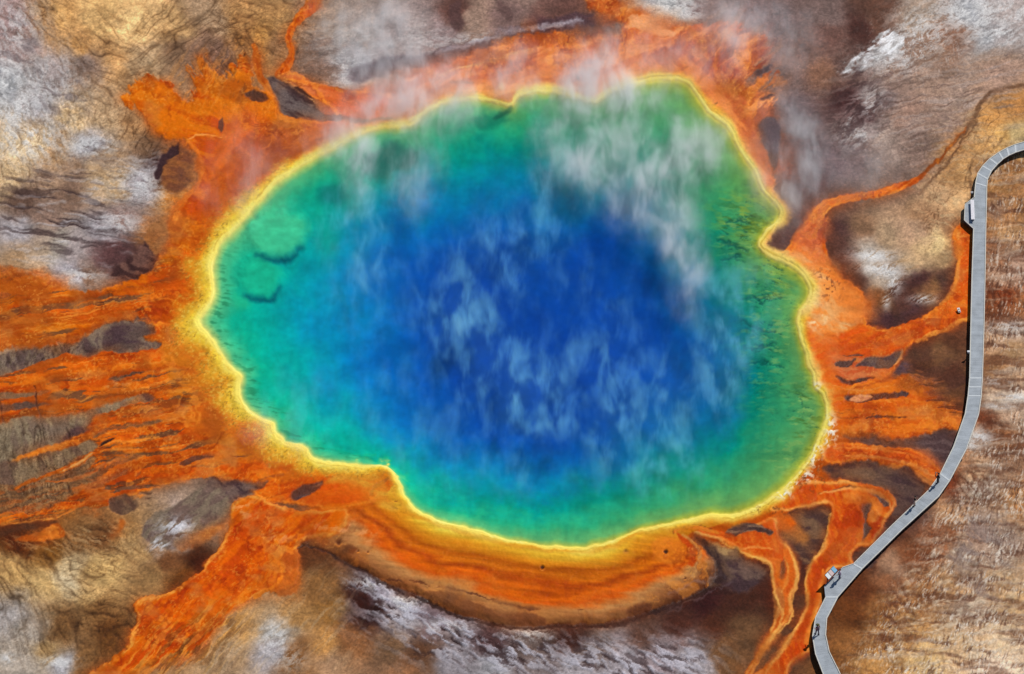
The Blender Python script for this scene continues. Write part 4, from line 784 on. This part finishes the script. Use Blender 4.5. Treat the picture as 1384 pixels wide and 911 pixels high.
# ------------------------------------------------------------------ ground, mats, crust and bed as separate sheets that share their borders
Hs = H.reshape(NY, NX)
gyv, gxv = np.gradient(Hs.astype(np.float64), gy, gx)
NRM = np.stack([-gxv.ravel(), -gyv.ravel(), np.ones(N)], 1); NRM /= np.linalg.norm(NRM, axis=1)[:, None]
V = np.stack([X, Y, H], 1).astype(F)
base_i = (np.arange(NY - 1)[:, None] * NX + np.arange(NX - 1)[None, :]).ravel()
quads = np.stack([base_i, base_i + 1, base_i + NX + 1, base_i + NX], 1)
def fm(a): return a[quads].mean(1)
cls = np.zeros(len(quads), np.int8)
fM, fD, fC = fm(MAT), fm(D), fm(CRUST)
cls[fC > .5] = 2
cls[fM > .5] = 1
cls[fD < 1.0] = 3
def sheet(name, k, mat):
    fq = quads[cls == k]
    used = np.unique(fq); rem = np.full(N, -1, np.int32); rem[used] = np.arange(len(used), dtype=np.int32)
    me = bpy.data.meshes.new(name)
    me.vertices.add(len(used)); me.vertices.foreach_set('co', V[used].ravel())
    loops = rem[fq].ravel()
    me.loops.add(len(loops)); me.loops.foreach_set('vertex_index', loops)
    me.polygons.add(len(fq)); me.polygons.foreach_set('loop_start', np.arange(0, len(loops), 4, dtype=np.int32))
    me.polygons.foreach_set('loop_total', np.full(len(fq), 4, np.int32)); me.polygons.foreach_set('use_smooth', np.ones(len(fq), bool))
    me.update(calc_edges=True)
    at_ = me.attributes.new('tone', 'FLOAT_COLOR', 'POINT')
    at_.data.foreach_set('color', np.concatenate([A[used], GLOSS[used][:, None]], 1).astype(F).ravel())
    me.normals_split_custom_set_from_vertices(NRM[used].astype(F))
    me.materials.append(mat)
    o = bpy.data.objects.new(name, me); COL.objects.link(o); o['kind'] = 'structure'; return o
sheet('ground', 0, M_ground)['label'] = 'bare grey and brown sinter ground with fine runnels'
sheet('bacterial_mat', 1, M_mat)['label'] = 'orange and yellow bacterial mat spreading from the hot spring'
sheet('sinter_crust', 2, M_crust)['label'] = 'white mineral crust in patches on the grey ground'
sheet('pool_bed', 3, M_bed)['label'] = 'green to deep blue bed of the round hot spring'

# ------------------------------------------------------------------ water surface
def water():
    m, n, out = new_mat('water')
    tr = n.nodes.new('ShaderNodeBsdfTransparent'); gl = n.nodes.new('ShaderNodeBsdfGlossy'); gl.inputs['Roughness'].default_value = .06
    fr = n.nodes.new('ShaderNodeFresnel'); fr.inputs['IOR'].default_value = 1.2
    geo = n.nodes.new('ShaderNodeNewGeometry'); nz = n.nodes.new('ShaderNodeTexNoise'); nz.inputs['Scale'].default_value = 2.5; nz.inputs['Detail'].default_value = 4
    lk(n, geo.outputs['Position'], nz.inputs['Vector'])
    bp = n.nodes.new('ShaderNodeBump'); bp.inputs['Strength'].default_value = .25; bp.inputs['Distance'].default_value = .03
    lk(n, nz.outputs[0], bp.inputs['Height']); lk(n, bp.outputs[0], gl.inputs['Normal']); lk(n, bp.outputs[0], fr.inputs['Normal'])
    mx = n.nodes.new('ShaderNodeMixShader'); lk(n, fr.outputs[0], mx.inputs[0]); lk(n, tr.outputs[0], mx.inputs[1]); lk(n, gl.outputs[0], mx.inputs[2])
    lk(n, mx.outputs[0], out.inputs[0])
    q = smooth_poly(POOL, True, 2); cx, cy = q.mean(0)
    bm = bmesh.new(); vs = []
    for x, y in q:
        e = Vector((x - cx, y - cy)); e.normalize()
        vs.append(bm.verts.new(at(x + e.x * 5, y + e.y * 5, -.012)))
    f = bm.faces.new(vs); bmesh.ops.triangulate(bm, faces=[f])
    if sum(f.normal.z for f in bm.faces) < 0: bmesh.ops.reverse_faces(bm, faces=bm.faces)
    me = bpy.data.meshes.new('water'); bm.to_mesh(me); bm.free(); me.materials.append(m)
    o = bpy.data.objects.new('water', me); COL.objects.link(o); o['kind'] = 'structure'; o['label'] = 'clear hot water filling the spring'
water()
#@@OBJECTS
# ------------------------------------------------------------------ builders
def obj(name, bm, mat, parent=None, smooth=False):
    me = bpy.data.meshes.new(name); bmesh.ops.recalc_face_normals(bm, faces=bm.faces); bm.to_mesh(me); bm.free()
    for m in (mat if isinstance(mat, list) else [mat]): me.materials.append(m)
    if smooth: me.polygons.foreach_set('use_smooth', np.ones(len(me.polygons), bool))
    o = bpy.data.objects.new(name, me); COL.objects.link(o)
    if parent: o.parent = parent
    return o
def thing(name, label, cat, loc=(0, 0, 0), rz=0.0, group=None):
    o = bpy.data.objects.new(name, None); COL.objects.link(o); o.location = loc; o.rotation_euler = (0, 0, rz); o.empty_display_size = .3
    o['label'] = label; o['category'] = cat
    if group: o['group'] = group
    return o
def prism(bm, quad, z0, z1):
    """quad: four (x, y) corners"""
    lo = [bm.verts.new((x, y, z0)) for x, y in quad]; hi = [bm.verts.new((x, y, z1)) for x, y in quad]
    n = len(quad)
    bm.faces.new(lo[::-1]); bm.faces.new(hi)
    for i in range(n): bm.faces.new((lo[i], lo[(i + 1) % n], hi[(i + 1) % n], hi[i]))
def box(bm, c, s, rot=None):
    m = Matrix.Translation(c) @ (rot.to_4x4() if rot is not None else Matrix.Identity(4)) @ Matrix.Diagonal((*s, 1))
    bmesh.ops.create_cube(bm, size=1, matrix=m)
def bevelled(bm, w=.01):
    bmesh.ops.bevel(bm, geom=list(bm.edges), offset=w, segments=1, affect='EDGES'); return bm

def plank_mat():
    m, n, out = new_mat('weathered_deck'); p = n.nodes.new('ShaderNodeBsdfPrincipled'); geo = n.nodes.new('ShaderNodeNewGeometry')
    mr = n.nodes.new('ShaderNodeMapRange'); mr.inputs[3].default_value = .95; mr.inputs[4].default_value = 1.05; lk(n, geo.outputs['Random Per Island'], mr.inputs[0])
    nz = n.nodes.new('ShaderNodeTexNoise'); nz.inputs['Scale'].default_value = .9; nz.inputs['Detail'].default_value = 6; lk(n, geo.outputs['Position'], nz.inputs['Vector'])
    m2 = n.nodes.new('ShaderNodeMapRange'); m2.inputs[1].default_value = .3; m2.inputs[2].default_value = .7; m2.inputs[3].default_value = .82; m2.inputs[4].default_value = 1.12; lk(n, nz.outputs[0], m2.inputs[0])
    mu = n.nodes.new('ShaderNodeMath'); mu.operation = 'MULTIPLY'; lk(n, mr.outputs[0], mu.inputs[0]); lk(n, m2.outputs[0], mu.inputs[1])
    mx = n.nodes.new('ShaderNodeVectorMath'); mx.operation = 'SCALE'; mx.inputs[0].default_value = (.335, .365, .395); lk(n, mu.outputs[0], mx.inputs['Scale'])
    lk(n, mx.outputs[0], p.inputs['Base Color']); p.inputs['Roughness'].default_value = .75; p.inputs['Specular IOR Level'].default_value = .15
    lk(n, p.outputs[0], out.inputs[0]); return m
M_deck = plank_mat()
M_rail = simple('pale_edge_timber', (.56, .54, .48), .7, .2)
M_beam = simple('dark_beam', (.05, .045, .042), .8, .1)
M_strip = simple('joint_strip', (.5, .53, .55), .6, .2)
M_post = simple('post_timber', (.09, .075, .06), .85, .1)

# ------------------------------------------------------------------ boardwalk: paired edge stations (left, right) surveyed along its deck
DECK = .55
ST = [((1470,181),(1470,193)),((1430,184),(1430,196)),((1384,191.5),(1384,203)),((1372,195),(1373,206.5)),((1361,199.5),(1364,210.5)),((1350,205.5),(1356,215.5)),((1337.6,214),(1348.5,222.5)),((1327.7,224),(1340.5,231.5)),((1321,234),(1335.5,242)),
      ((1318,247),(1334.3,252)),((1316,267),(1334,268)),((1315.2,309),(1333,310)),((1313,373),(1332,373)),((1311.4,440),(1330.6,440)),((1309.8,511),(1328.4,511)),((1308.7,523),(1327.6,523)),((1307.6,535),(1327,535)),
      ((1303.7,560),(1323.3,560)),((1288,604),(1306.8,607)),((1270.5,640),(1284,650)),((1255,662),(1269,671.5)),((1205,710),(1219,717)),((1153,762),(1166,769)),((1115.5,807),(1133,807)),((1101.5,835),(1118,836)),((1097.5,860),(1116.5,858)),((1101.5,884),(1121.5,881)),((1113,914),(1135,908)),((1130,962),(1153,956))]
P = [(at(*a, DECK).xy, at(*b, DECK).xy) for a, b in ST]
bw = thing('boardwalk', 'long grey plank boardwalk bending along the right side of the spring', 'boardwalk', (P[12][0].x, P[12][0].y, 0))
off = Vector((P[12][0].x, P[12][0].y))
def planks(l0, l1, r0, r1, bm, z0, z1, w=.16, inset=.0):
    ln = ((l1 - l0).length + (r1 - r0).length) / 2; n = max(1, int(round(ln / w)))
    for k in range(n):
        a, b = (k + .012) / n, (k + .988) / n
        q = [l0.lerp(l1, a), l0.lerp(l1, b), r0.lerp(r1, b), r0.lerp(r1, a)]
        dz = random.uniform(-.004, .004)
        prism(bm, [(v.x - off.x, v.y - off.y) for v in q], z0 + dz, z1 + dz)
def barx(bm, a, b, wd, z0, z1):
    d = (b - a); n = Vector((-d.y, d.x)).normalized() * wd / 2
    prism(bm, [((v.x - off.x), (v.y - off.y)) for v in (a + n, a - n, b - n, b + n)], z0, z1)
SEAM = {3, 4, 5, 6, 7, 8, 9, 14, 15, 16, 19, 22, 23}
for i in range(len(P) - 1):
    (l0, r0), (l1, r1) = P[i], P[i + 1]
    bm = bmesh.new(); planks(l0, l1, r0, r1, bm, DECK - .05, DECK); obj('deck_section', bm, M_deck, bw)
    for a, b, s in ((l0, l1, 1), (r0, r1, -1)):
        ins0, ins1 = (r0 - l0).normalized() * s * .07, (r1 - l1).normalized() * s * .07
        if not (s == 1 and i in (10, 22)):
            bm = bmesh.new(); barx(bm, a + ins0, b + ins1, .11, DECK + .008, DECK + .07); obj('edge_rail', bm, M_rail, bw)
        bm = bmesh.new(); barx(bm, a + ins0 * 1.6, b + ins1 * 1.6, .1, DECK - .30, DECK - .055); obj('side_beam', bm, M_beam, bw)
        n = max(1, int((b - a).length / 2.6))
        for k in range(n):
            p = (a + ins0 * 2).lerp(b + ins1 * 2, (k + .5) / n) - off
            bm = bmesh.new(); prism(bm, [(p.x - .07, p.y - .07), (p.x + .07, p.y - .07), (p.x + .07, p.y + .07), (p.x - .07, p.y + .07)], -.5, DECK - .302); obj('post', bm, M_post, bw)
    if i in SEAM:
        bm = bmesh.new(); barx(bm, l0.lerp(r0, .07), l0.lerp(r0, .93), .26, DECK + .006, DECK + .016); obj('joint_strip', bm, M_strip, bw)
for pts, i in (([(1316,267),(1304,276),(1303,298),(1315.2,309)], 10), ([(1153,762),(1138,767),(1114,792),(1115.5,807)], 22)):
    q = [at(x, y, DECK).xy for x, y in pts]
    bm = bmesh.new(); planks(q[0], q[3], q[1], q[2], bm, DECK - .05, DECK - .004) if i == 10 else planks(q[0], q[3], q[1], q[2], bm, DECK - .05, DECK - .004)
    obj('viewing_platform', bm, M_deck, bw)
    for a, b in zip(q[:-1], q[1:]):
        c = (q[0] + q[3]) / 2; ia = (c - a).normalized() * .05; ib = (c - b).normalized() * .05
        bm = bmesh.new(); barx(bm, a + ia, b + ib, .1, DECK - .36, DECK - .056); obj('side_beam', bm, M_beam, bw)
        if i == 10 or a is q[0]:
            bm = bmesh.new(); barx(bm, a + ia, b + ib, .09, DECK + .006, DECK + .06); obj('edge_rail', bm, M_rail, bw)
    for v in q[1:3]:
        p = v.lerp((q[0] + q[3]) / 2, .15) - off
        bm = bmesh.new(); prism(bm, [(p.x - .07, p.y - .07), (p.x + .07, p.y - .07), (p.x + .07, p.y + .07), (p.x - .07, p.y + .07)], -.5, DECK - .362); obj('post', bm, M_post, bw)

# ------------------------------------------------------------------ bench on the upper viewing platform
z = DECK + .46
b0 = at(1314.0, 270, z); b1 = at(1315.0, 296.5, z)
d = (b1 - b0).xy; L = d.length; ang = math.atan2(d.y, d.x)
bench = thing('bench', 'long white slab bench on the small platform by the boardwalk', 'bench', ((b0.x + b1.x) / 2, (b0.y + b1.y) / 2, DECK), ang)
M_bench = simple('white_bench_top', (.74, .71, .74), .6, .2); M_bleg = simple('bench_leg', (.12, .11, .11), .7, .2)
for k in (-1, 0, 1):
    bm = bmesh.new(); box(bm, (0, k * .165, .44), (L, .15, .05)); obj('seat_plank', bevelled(bm), M_bench, bench)
for s in (-.42, 0, .42):
    bm = bmesh.new(); box(bm, (L * s, 0, .206), (.1, .4, .41)); obj('leg', bevelled(bm), M_bleg, bench)

# ------------------------------------------------------------------ interpretive display at the lower platform edge
e0 = at(1134, 771, DECK).xy; e1 = at(1114.5, 791.5, DECK).xy
d = e1 - e0; ang = math.atan2(d.y, d.x); c = (e0 + e1) / 2; nrm = Vector((-d.y, d.x)).normalized()
ctr = at(1138,790, DECK).xy
if nrm.dot(ctr - c) < 0: nrm = -nrm
c = c - nrm * .16; L = d.length * .62
sg = thing('display_board', 'low dark framed display board with a blue panel and pale panels at the platform edge', 'display board', (c.x, c.y, DECK - .35), ang)
side = 1 if (Matrix.Rotation(ang, 2) @ Vector((0, 1))).dot(nrm) > 0 else -1
M_frame = simple('dark_frame', (.03, .028, .03), .5, .3)
tilt = Matrix.Rotation(side * math.radians(-34), 3, 'X')
bm = bmesh.new(); box(bm, Vector((0, 0, 1.22)), (L, .86, .05), tilt); obj('panel_backing', bevelled(bm), M_frame, sg)
pw = L / 3
for k, (nm, colr, lab) in enumerate((('white', (.78, .8, .82), 'white information panel'), ('pink', (.66, .5, .48), 'pale pink information panel'), ('blue', (.22, .47, .68), 'light blue information panel'))):
    bm = bmesh.new(); cc = Vector((L / 2 - pw * (k + .5), 0, 1.22)) + tilt @ Vector((0, 0, .034)); box(bm, cc, (pw * .88, .74, .014), tilt)
    o = obj('panel', bm, simple(nm + '_panel', colr, .4, .3, var=.05), sg); o['label'] = lab
for s in (-.4, .4):
    bm = bmesh.new(); box(bm, (L * s, 0, .58), (.09, .09, 1.16)); obj('leg', bevelled(bm), M_frame, sg)
bm = bmesh.new(); box(bm, (0, 0, .72), (L * .8 - .1, .05, .09)); obj('cross_bar', bevelled(bm), M_frame, sg)

# ------------------------------------------------------------------ small posts and markers
def marker(px, py, h, label, cap, name='marker_post'):
    p = at(px, py, 0.0)
    t = thing(name, label, 'marker post', (p.x, p.y, -.3))
    bm = bmesh.new(); box(bm, (0, 0, (h + .3) / 2), (.12, .12, h + .3)); obj('post', bevelled(bm), M_post, t)
    bm = bmesh.new(); box(bm, (0, 0, h + .3 + .122), (.3, .22, .24)); obj('instrument_box', bevelled(bm, .02), simple('post_box', cap, .5, .3), t)
    bm = bmesh.new(); box(bm, (0, 0, h + .3 + .262), (.36, .28, .035)); obj('lid', bevelled(bm), simple('post_lid', tuple(c * .85 for c in cap), .5, .3), t)
marker(1308.5, 482, .75, 'small white instrument box on a post beside the straight boardwalk', (.8, .8, .82))
marker(1313, 266.5, .7, 'small grey instrument box on a post above the bench platform', (.42, .42, .44))
p = at(1296, 420, .06)
t = thing('marker_plate', 'white rectangular marker plate lying in the orange mat beside the boardwalk', 'marker', (p.x, p.y, .0), .25)
bm = bmesh.new(); box(bm, (0, .0, .18), (.36, .74, .05), Matrix.Rotation(math.radians(14), 3, 'X')); obj('plate', bevelled(bm), simple('white_plate', (.78, .76, .72), .5, .3, var=.05), t)
for s in (-.25, .25):
    bm = bmesh.new(); box(bm, (0, s, .05), (.3, .05, .3)); obj('foot', bevelled(bm), M_post, t)
bm = bmesh.new(); box(bm, (0, .08, .232), (.18, .24, .02), Matrix.Rotation(math.radians(14), 3, 'X')); obj('gauge_cover', bevelled(bm, .005), simple('gauge_cover', (.3, .2, .13), .5, .2), t)

# ------------------------------------------------------------------ people
def skin_mesh(name, verts, edges, mat, parent, root=0, levels=1):
    me = bpy.data.meshes.new(name + '_cage'); me.from_pydata([v[:3] for v in verts], edges, [])
    o = bpy.data.objects.new(name + '_cage', me); COL.objects.link(o)
    md = o.modifiers.new('skin', 'SKIN'); md.use_smooth_shade = True
    sk = me.skin_vertices[0].data
    for i, v in enumerate(verts):
        r = v[3]; sk[i].radius = (r, v[4] if len(v) > 4 else r); sk[i].use_root = (i == root)
    ss = o.modifiers.new('sub', 'SUBSURF'); ss.levels = levels; ss.render_levels = levels
    dg = bpy.context.evaluated_depsgraph_get(); dg.update()
    out = bpy.data.meshes.new_from_object(o.evaluated_get(dg)); out.name = name
    bpy.data.objects.remove(o); bpy.data.meshes.remove(me)
    out.materials.clear(); out.materials.append(mat)
    out.polygons.foreach_set('use_smooth', np.ones(len(out.polygons), bool))
    r = bpy.data.objects.new(name, out); COL.objects.link(r); r.parent = parent; return r
def lerp3(a, b, t): return tuple(a[i] + (b[i] - a[i]) * t for i in range(3))
def person(label, px, py, face, hands, feet, tops, legs, hairc, skinc=(.5, .32, .23), hat=None, sleeve=.45, shorts=False, tall=1.0, held=None):
    p = at(px, py, DECK + .005)
    t = thing('person', label, 'person', p, face, 'people standing on the boardwalk'); t.scale = (tall * 1.3, tall * 1.3, tall * 1.06)
    ms = simple('skin', skinc, .6, .3, var=.05)
    hip = (0, 0, .94); V_, E_ = [], []
    def add(v, par=None):
        V_.append(v); 
        if par is not None: E_.append((par, len(V_) - 1))
        return len(V_) - 1
    a = add((*hip, .135, .105)); w_ = add((0, .005, 1.08, .125, .09), a); ch = add((0, 0, 1.28, .15, .1), w_); nk0 = add((0, -.01, 1.43, .09, .07), ch); nk = add((0, .005, 1.51, .055), nk0)
    h1 = add((0, .025, 1.57, .07, .075), nk); h2 = add((0, .02, 1.65, .085, .095), h1); add((0, .01, 1.73, .06, .07), h2)
    add((0, .125, 1.625, .016), h2)                                   # nose
    for s in (-1, 1): add((s * .088, .015, 1.63, .014, .02), h2)        # ears
    armj, legj = [], []
    for k, s in enumerate((-1, 1)):
        hand = hands[k]; sh = (s * .19, -.005, 1.40)
        el = hand[0]; wr = hand[1]
        i = add((*sh, .062), nk0); j = add((*lerp3(sh, el, .5), .052), i); e = add((*el, .043), j); f = add((*lerp3(el, wr, .5), .038), e); q = add((*wr, .027, .03), f)
        dv = Vector(wr) - Vector(el); dv.normalize(); sd_ = dv.cross(Vector((0, 1, 0.3))); sd_.normalize(); fw = sd_.cross(dv)
        pal = add((*(Vector(wr) + dv * .06), .034, .02), q)
        for m_, ln in ((-1.5, .062), (-.5, .078), (.5, .085), (1.5, .074)):
            k0 = Vector(wr) + dv * .095 + sd_ * m_ * .017
            f0 = add((*k0, .0095), pal); f1_ = add((*(k0 + dv * ln * .55 + fw * .012), .0088), f0); add((*(k0 + dv * ln * .9 + fw * .035), .0075), f1_)
        th = Vector(wr) + dv * .03 - sd_ * .036
        f0 = add((*th, .0115), pal); add((*(th + dv * .045 - sd_ * .015 + fw * .012), .0095), f0)
        armj.append((sh, el, wr))
    for k, s in enumerate((-1, 1)):
        ft = feet[k]; h_ = (s * .095, 0, .90); kn = lerp3(h_, (ft[0], ft[1], .09), .5); kn = (kn[0], kn[1] + .035, .49)
        i = add((*h_, .095), a); j = add((*lerp3(h_, kn, .5), .078), i); e = add((*kn, .058), j); cf = add((*lerp3(kn, (ft[0], ft[1], .09), .4), .058), e); an = add((ft[0], ft[1], .09, .037), cf)
        hl = add((ft[0], ft[1] - .02, .045, .035), an); add((ft[0] + s * .02, ft[1] + .15, .035, .04, .028), hl)
        legj.append((h_, kn, (ft[0], ft[1], .09)))
    skin_mesh('body', V_, E_, ms, t)
    # shirt
    V_, E_ = [], []
    a = add((0, 0, .93, .155, .122)); w_ = add((0, .005, 1.08, .145, .11), a); ch = add((0, 0, 1.28, .17, .12), w_); nk0 = add((0, -.01, 1.425, .105, .085), ch)
    for (sh, el, wr) in armj:
        i = add((*sh, .076), nk0); j = add((*lerp3(sh, el, .5), .064), i)
        if sleeve > .5:
            e = add((*el, .056), j); add((*lerp3(el, wr, .85), .043), e)
    skin_mesh('shirt', V_, E_, simple('cloth_top', tops, .85, .1, var=.15), t)
    V_, E_ = [], []
    a = add((0, 0, .97, .148, .118))
    for (h_, kn, an) in legj:
        i = add((*h_, .108), a); j = add((*lerp3(h_, kn, .5), .09), i); e = add((*lerp3(h_, kn, .92), .074), j)
        if not shorts: add((*lerp3(kn, an, .95), .056), e)
    skin_mesh('shorts' if shorts else 'trousers', V_, E_, simple('cloth_legs', legs, .85, .1, var=.15), t)
    for ft, s in zip(feet, (-1, 1)):
        bm = bmesh.new(); bmesh.ops.create_uvsphere(bm, u_segments=10, v_segments=6, radius=1, matrix=Matrix.Translation((ft[0] + s * .01, ft[1] + .055, .05)) @ Matrix.Diagonal((.052, .14, .05, 1))); obj('shoe', bm, simple('shoe', (.05, .045, .045), .7, .2), t, True)
    bm = bmesh.new(); bmesh.ops.create_uvsphere(bm, u_segments=14, v_segments=9, radius=1, matrix=Matrix.Translation((0, -.012, 1.672)) @ Matrix.Diagonal((.098, .108, .1, 1)))
    bmesh.ops.delete(bm, geom=[v for v in bm.verts if v.co.z < 1.60 or (v.co.y > .06 and v.co.z < 1.70)], context='VERTS')
    obj('hair', bm, simple('hair', hairc, .7, .2), t, True)
    for s in (-1, 1):
        bm = bmesh.new(); bmesh.ops.create_uvsphere(bm, u_segments=6, v_segments=5, radius=.011, matrix=Matrix.Translation((s * .034, .108, 1.655))); obj('eye', bm, simple('eye', (.03, .025, .02), .3, .4), t, True)
    bm = bmesh.new(); box(bm, (0, .102, 1.575), (.046, .012, .01)); obj('mouth', bm, simple('mouth', (.35, .13, .11), .5, .3), t)
    if hat:
        bm = bmesh.new(); bmesh.ops.create_cone(bm, cap_ends=True, segments=20, radius1=.2, radius2=.17, depth=.02, matrix=Matrix.Translation((0, .01, 1.715)))
        bmesh.ops.create_cone(bm, cap_ends=True, segments=20, radius1=.115, radius2=.09, depth=.11, matrix=Matrix.Translation((0, .0, 1.782)))
        obj('hat', bevelled(bm, .006), simple('hat_felt', hat, .9, .1), t, True)
    return t
DOWN = [((-.25, -.04, 1.12), (-.26, .06, .88)), ((.25, -.04, 1.12), (.26, .06, .88))]
UPH = [((-.34, .14, 1.27), (-.09, .30, 1.56)), ((.34, .14, 1.27), (.09, .30, 1.56))]
f_ = math.radians
pr = person('person in dark clothes with both arms raised to hold a small camera', 1267.6, 652.6, f_(62), UPH, [(-.13, .02, 0), (.13, -.03, 0)], (.022, .02, .026), (.028, .026, .034), (.03, .02, .015), sleeve=.8)
m4 = Matrix.Rotation(f_(62), 4, 'Z')
cp = Vector(pr.location) + (m4 @ Vector((0, .40, 1.60)))
ct = thing('camera', 'small black camera held up by the person in dark clothes', 'camera', cp, f_(62))
bm = bmesh.new(); box(bm, (0, 0, 0), (.15, .06, .1)); obj('camera_body', bevelled(bm, .012), M_frame, ct)
bm = bmesh.new(); bmesh.ops.create_cone(bm, cap_ends=True, segments=16, radius1=.036, radius2=.034, depth=.08, matrix=Matrix.Translation((0, .072, 0)) @ Matrix.Rotation(f_(90), 4, 'X')); obj('lens', bm, M_frame, ct, True)
person('person in black top and pale shorts with bare legs watching the spring', 1236, 684, f_(70), DOWN, [(-.10, .03, 0), (.10, -.02, 0)], (.012, .011, .012), (.42, .36, .33), (.02, .015, .012), shorts=True, sleeve=.45)
person('person in a white and lilac top beside the display board', 1134.6, 782.6, f_(95), [((-.24, .02, 1.13), (-.20, .22, 1.02)), ((.25, -.03, 1.12), (.25, .08, .89))], [(-.10, .08, 0), (.10, -.10, 0)], (.66, .6, .72), (.10, .09, .17), (.10, .06, .04), sleeve=.3)
person('person in a mauve shirt and olive hat on the lowest bend of the boardwalk', 1104.5, 857.5, f_(40), [((-.26, .0, 1.13), (-.2, .2, 1.05)), ((.26, -.05, 1.12), (.28, .02, .88))], [(-.09, .12, 0), (.10, -.14, 0)], (.20, .12, .17), (.12, .09, .12), (.06, .04, .03), hat=(.12, .12, .06), sleeve=.45)

# ------------------------------------------------------------------ steam: wisps that drift over the water, real volumes of uneven density
def steam_mat(strength, tint):
    m, n, out = new_mat('steam'); tc = n.nodes.new('ShaderNodeTexCoord'); geo = n.nodes.new('ShaderNodeNewGeometry')
    ln = n.nodes.new('ShaderNodeVectorMath'); ln.operation = 'LENGTH'; lk(n, tc.outputs['Object'], ln.inputs[0])
    fo = n.nodes.new('ShaderNodeMapRange'); fo.interpolation_type = 'SMOOTHSTEP'; fo.inputs[1].default_value = 1.0; fo.inputs[2].default_value = .1; fo.inputs[3].default_value = 0; fo.inputs[4].default_value = 1; lk(n, ln.outputs['Value'], fo.inputs[0])
    mp = n.nodes.new('ShaderNodeMapping'); mp.inputs['Scale'].default_value = (.34, .14, .05); lk(n, geo.outputs['Position'], mp.inputs[0])
    nz = n.nodes.new('ShaderNodeTexNoise'); nz.inputs['Scale'].default_value = 1.0; nz.inputs['Detail'].default_value = 6; nz.inputs['Roughness'].default_value = .58; nz.inputs['Distortion'].default_value = .3; lk(n, mp.outputs[0], nz.inputs['Vector'])
    th = n.nodes.new('ShaderNodeMapRange'); th.interpolation_type = 'SMOOTHSTEP'; th.inputs[1].default_value = .41 if tint[0] < .5 else .36; th.inputs[2].default_value = .72; th.inputs[3].default_value = .08 if tint[0] < .5 else .22; lk(n, nz.outputs[0], th.inputs[0])
    mu = n.nodes.new('ShaderNodeMath'); mu.operation = 'MULTIPLY'; lk(n, fo.outputs[0], mu.inputs[0]); lk(n, th.outputs[0], mu.inputs[1])
    mq = n.nodes.new('ShaderNodeMapping'); mq.inputs['Scale'].default_value = (.115, .065, .02); lk(n, geo.outputs['Position'], mq.inputs[0])
    n2 = n.nodes.new('ShaderNodeTexNoise'); n2.inputs['Scale'].default_value = 1.0; n2.inputs['Detail'].default_value = 3; n2.inputs['Distortion'].default_value = .6; lk(n, mq.outputs[0], n2.inputs['Vector'])
    t2 = n.nodes.new('ShaderNodeMapRange'); t2.interpolation_type = 'SMOOTHSTEP'; t2.inputs[1].default_value = .36; t2.inputs[2].default_value = .64; t2.inputs[3].default_value = .35; t2.inputs[4].default_value = 1.5; lk(n, n2.outputs[0], t2.inputs[0])
    mg = n.nodes.new('ShaderNodeMath'); mg.operation = 'MULTIPLY'; lk(n, mu.outputs[0], mg.inputs[0]); lk(n, t2.outputs[0], mg.inputs[1]); mu = mg
    m2 = n.nodes.new('ShaderNodeMath'); m2.operation = 'MULTIPLY'; lk(n, mu.outputs[0], m2.inputs[0]); m2.inputs[1].default_value = strength
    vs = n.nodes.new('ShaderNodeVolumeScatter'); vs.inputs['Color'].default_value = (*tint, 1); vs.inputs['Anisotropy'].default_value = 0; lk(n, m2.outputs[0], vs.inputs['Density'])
    lk(n, vs.outputs[0], out.inputs['Volume']); return m
SM = {}
STEAM = bpy.data.objects.new('steam', None); COL.objects.link(STEAM); STEAM['kind'] = 'stuff'; STEAM['label'] = 'thin white steam drifting over the hot water'
def steam(px, py, rx, ry, a, thin=0, top=1.7):
    """px, py: chart position; rx, ry: half extents in chart pixels"""
    zc = top / 2 + .15
    c = at(px, py, zc); k = (round(a, 2), thin)
    if k not in SM: SM[k] = steam_mat((.72 if thin else .98) * a, (.20, .64, 1) if thin else (.94, .97, 1))  # blue light from the water is put into the tint of thin wisps
    bm = bmesh.new(); bmesh.ops.create_icosphere(bm, subdivisions=3, radius=1)
    o = obj('wisp', bm, SM[k], STEAM); o.location = c; o.scale = (rx * .1, ry * .1 / .7, top / 2)
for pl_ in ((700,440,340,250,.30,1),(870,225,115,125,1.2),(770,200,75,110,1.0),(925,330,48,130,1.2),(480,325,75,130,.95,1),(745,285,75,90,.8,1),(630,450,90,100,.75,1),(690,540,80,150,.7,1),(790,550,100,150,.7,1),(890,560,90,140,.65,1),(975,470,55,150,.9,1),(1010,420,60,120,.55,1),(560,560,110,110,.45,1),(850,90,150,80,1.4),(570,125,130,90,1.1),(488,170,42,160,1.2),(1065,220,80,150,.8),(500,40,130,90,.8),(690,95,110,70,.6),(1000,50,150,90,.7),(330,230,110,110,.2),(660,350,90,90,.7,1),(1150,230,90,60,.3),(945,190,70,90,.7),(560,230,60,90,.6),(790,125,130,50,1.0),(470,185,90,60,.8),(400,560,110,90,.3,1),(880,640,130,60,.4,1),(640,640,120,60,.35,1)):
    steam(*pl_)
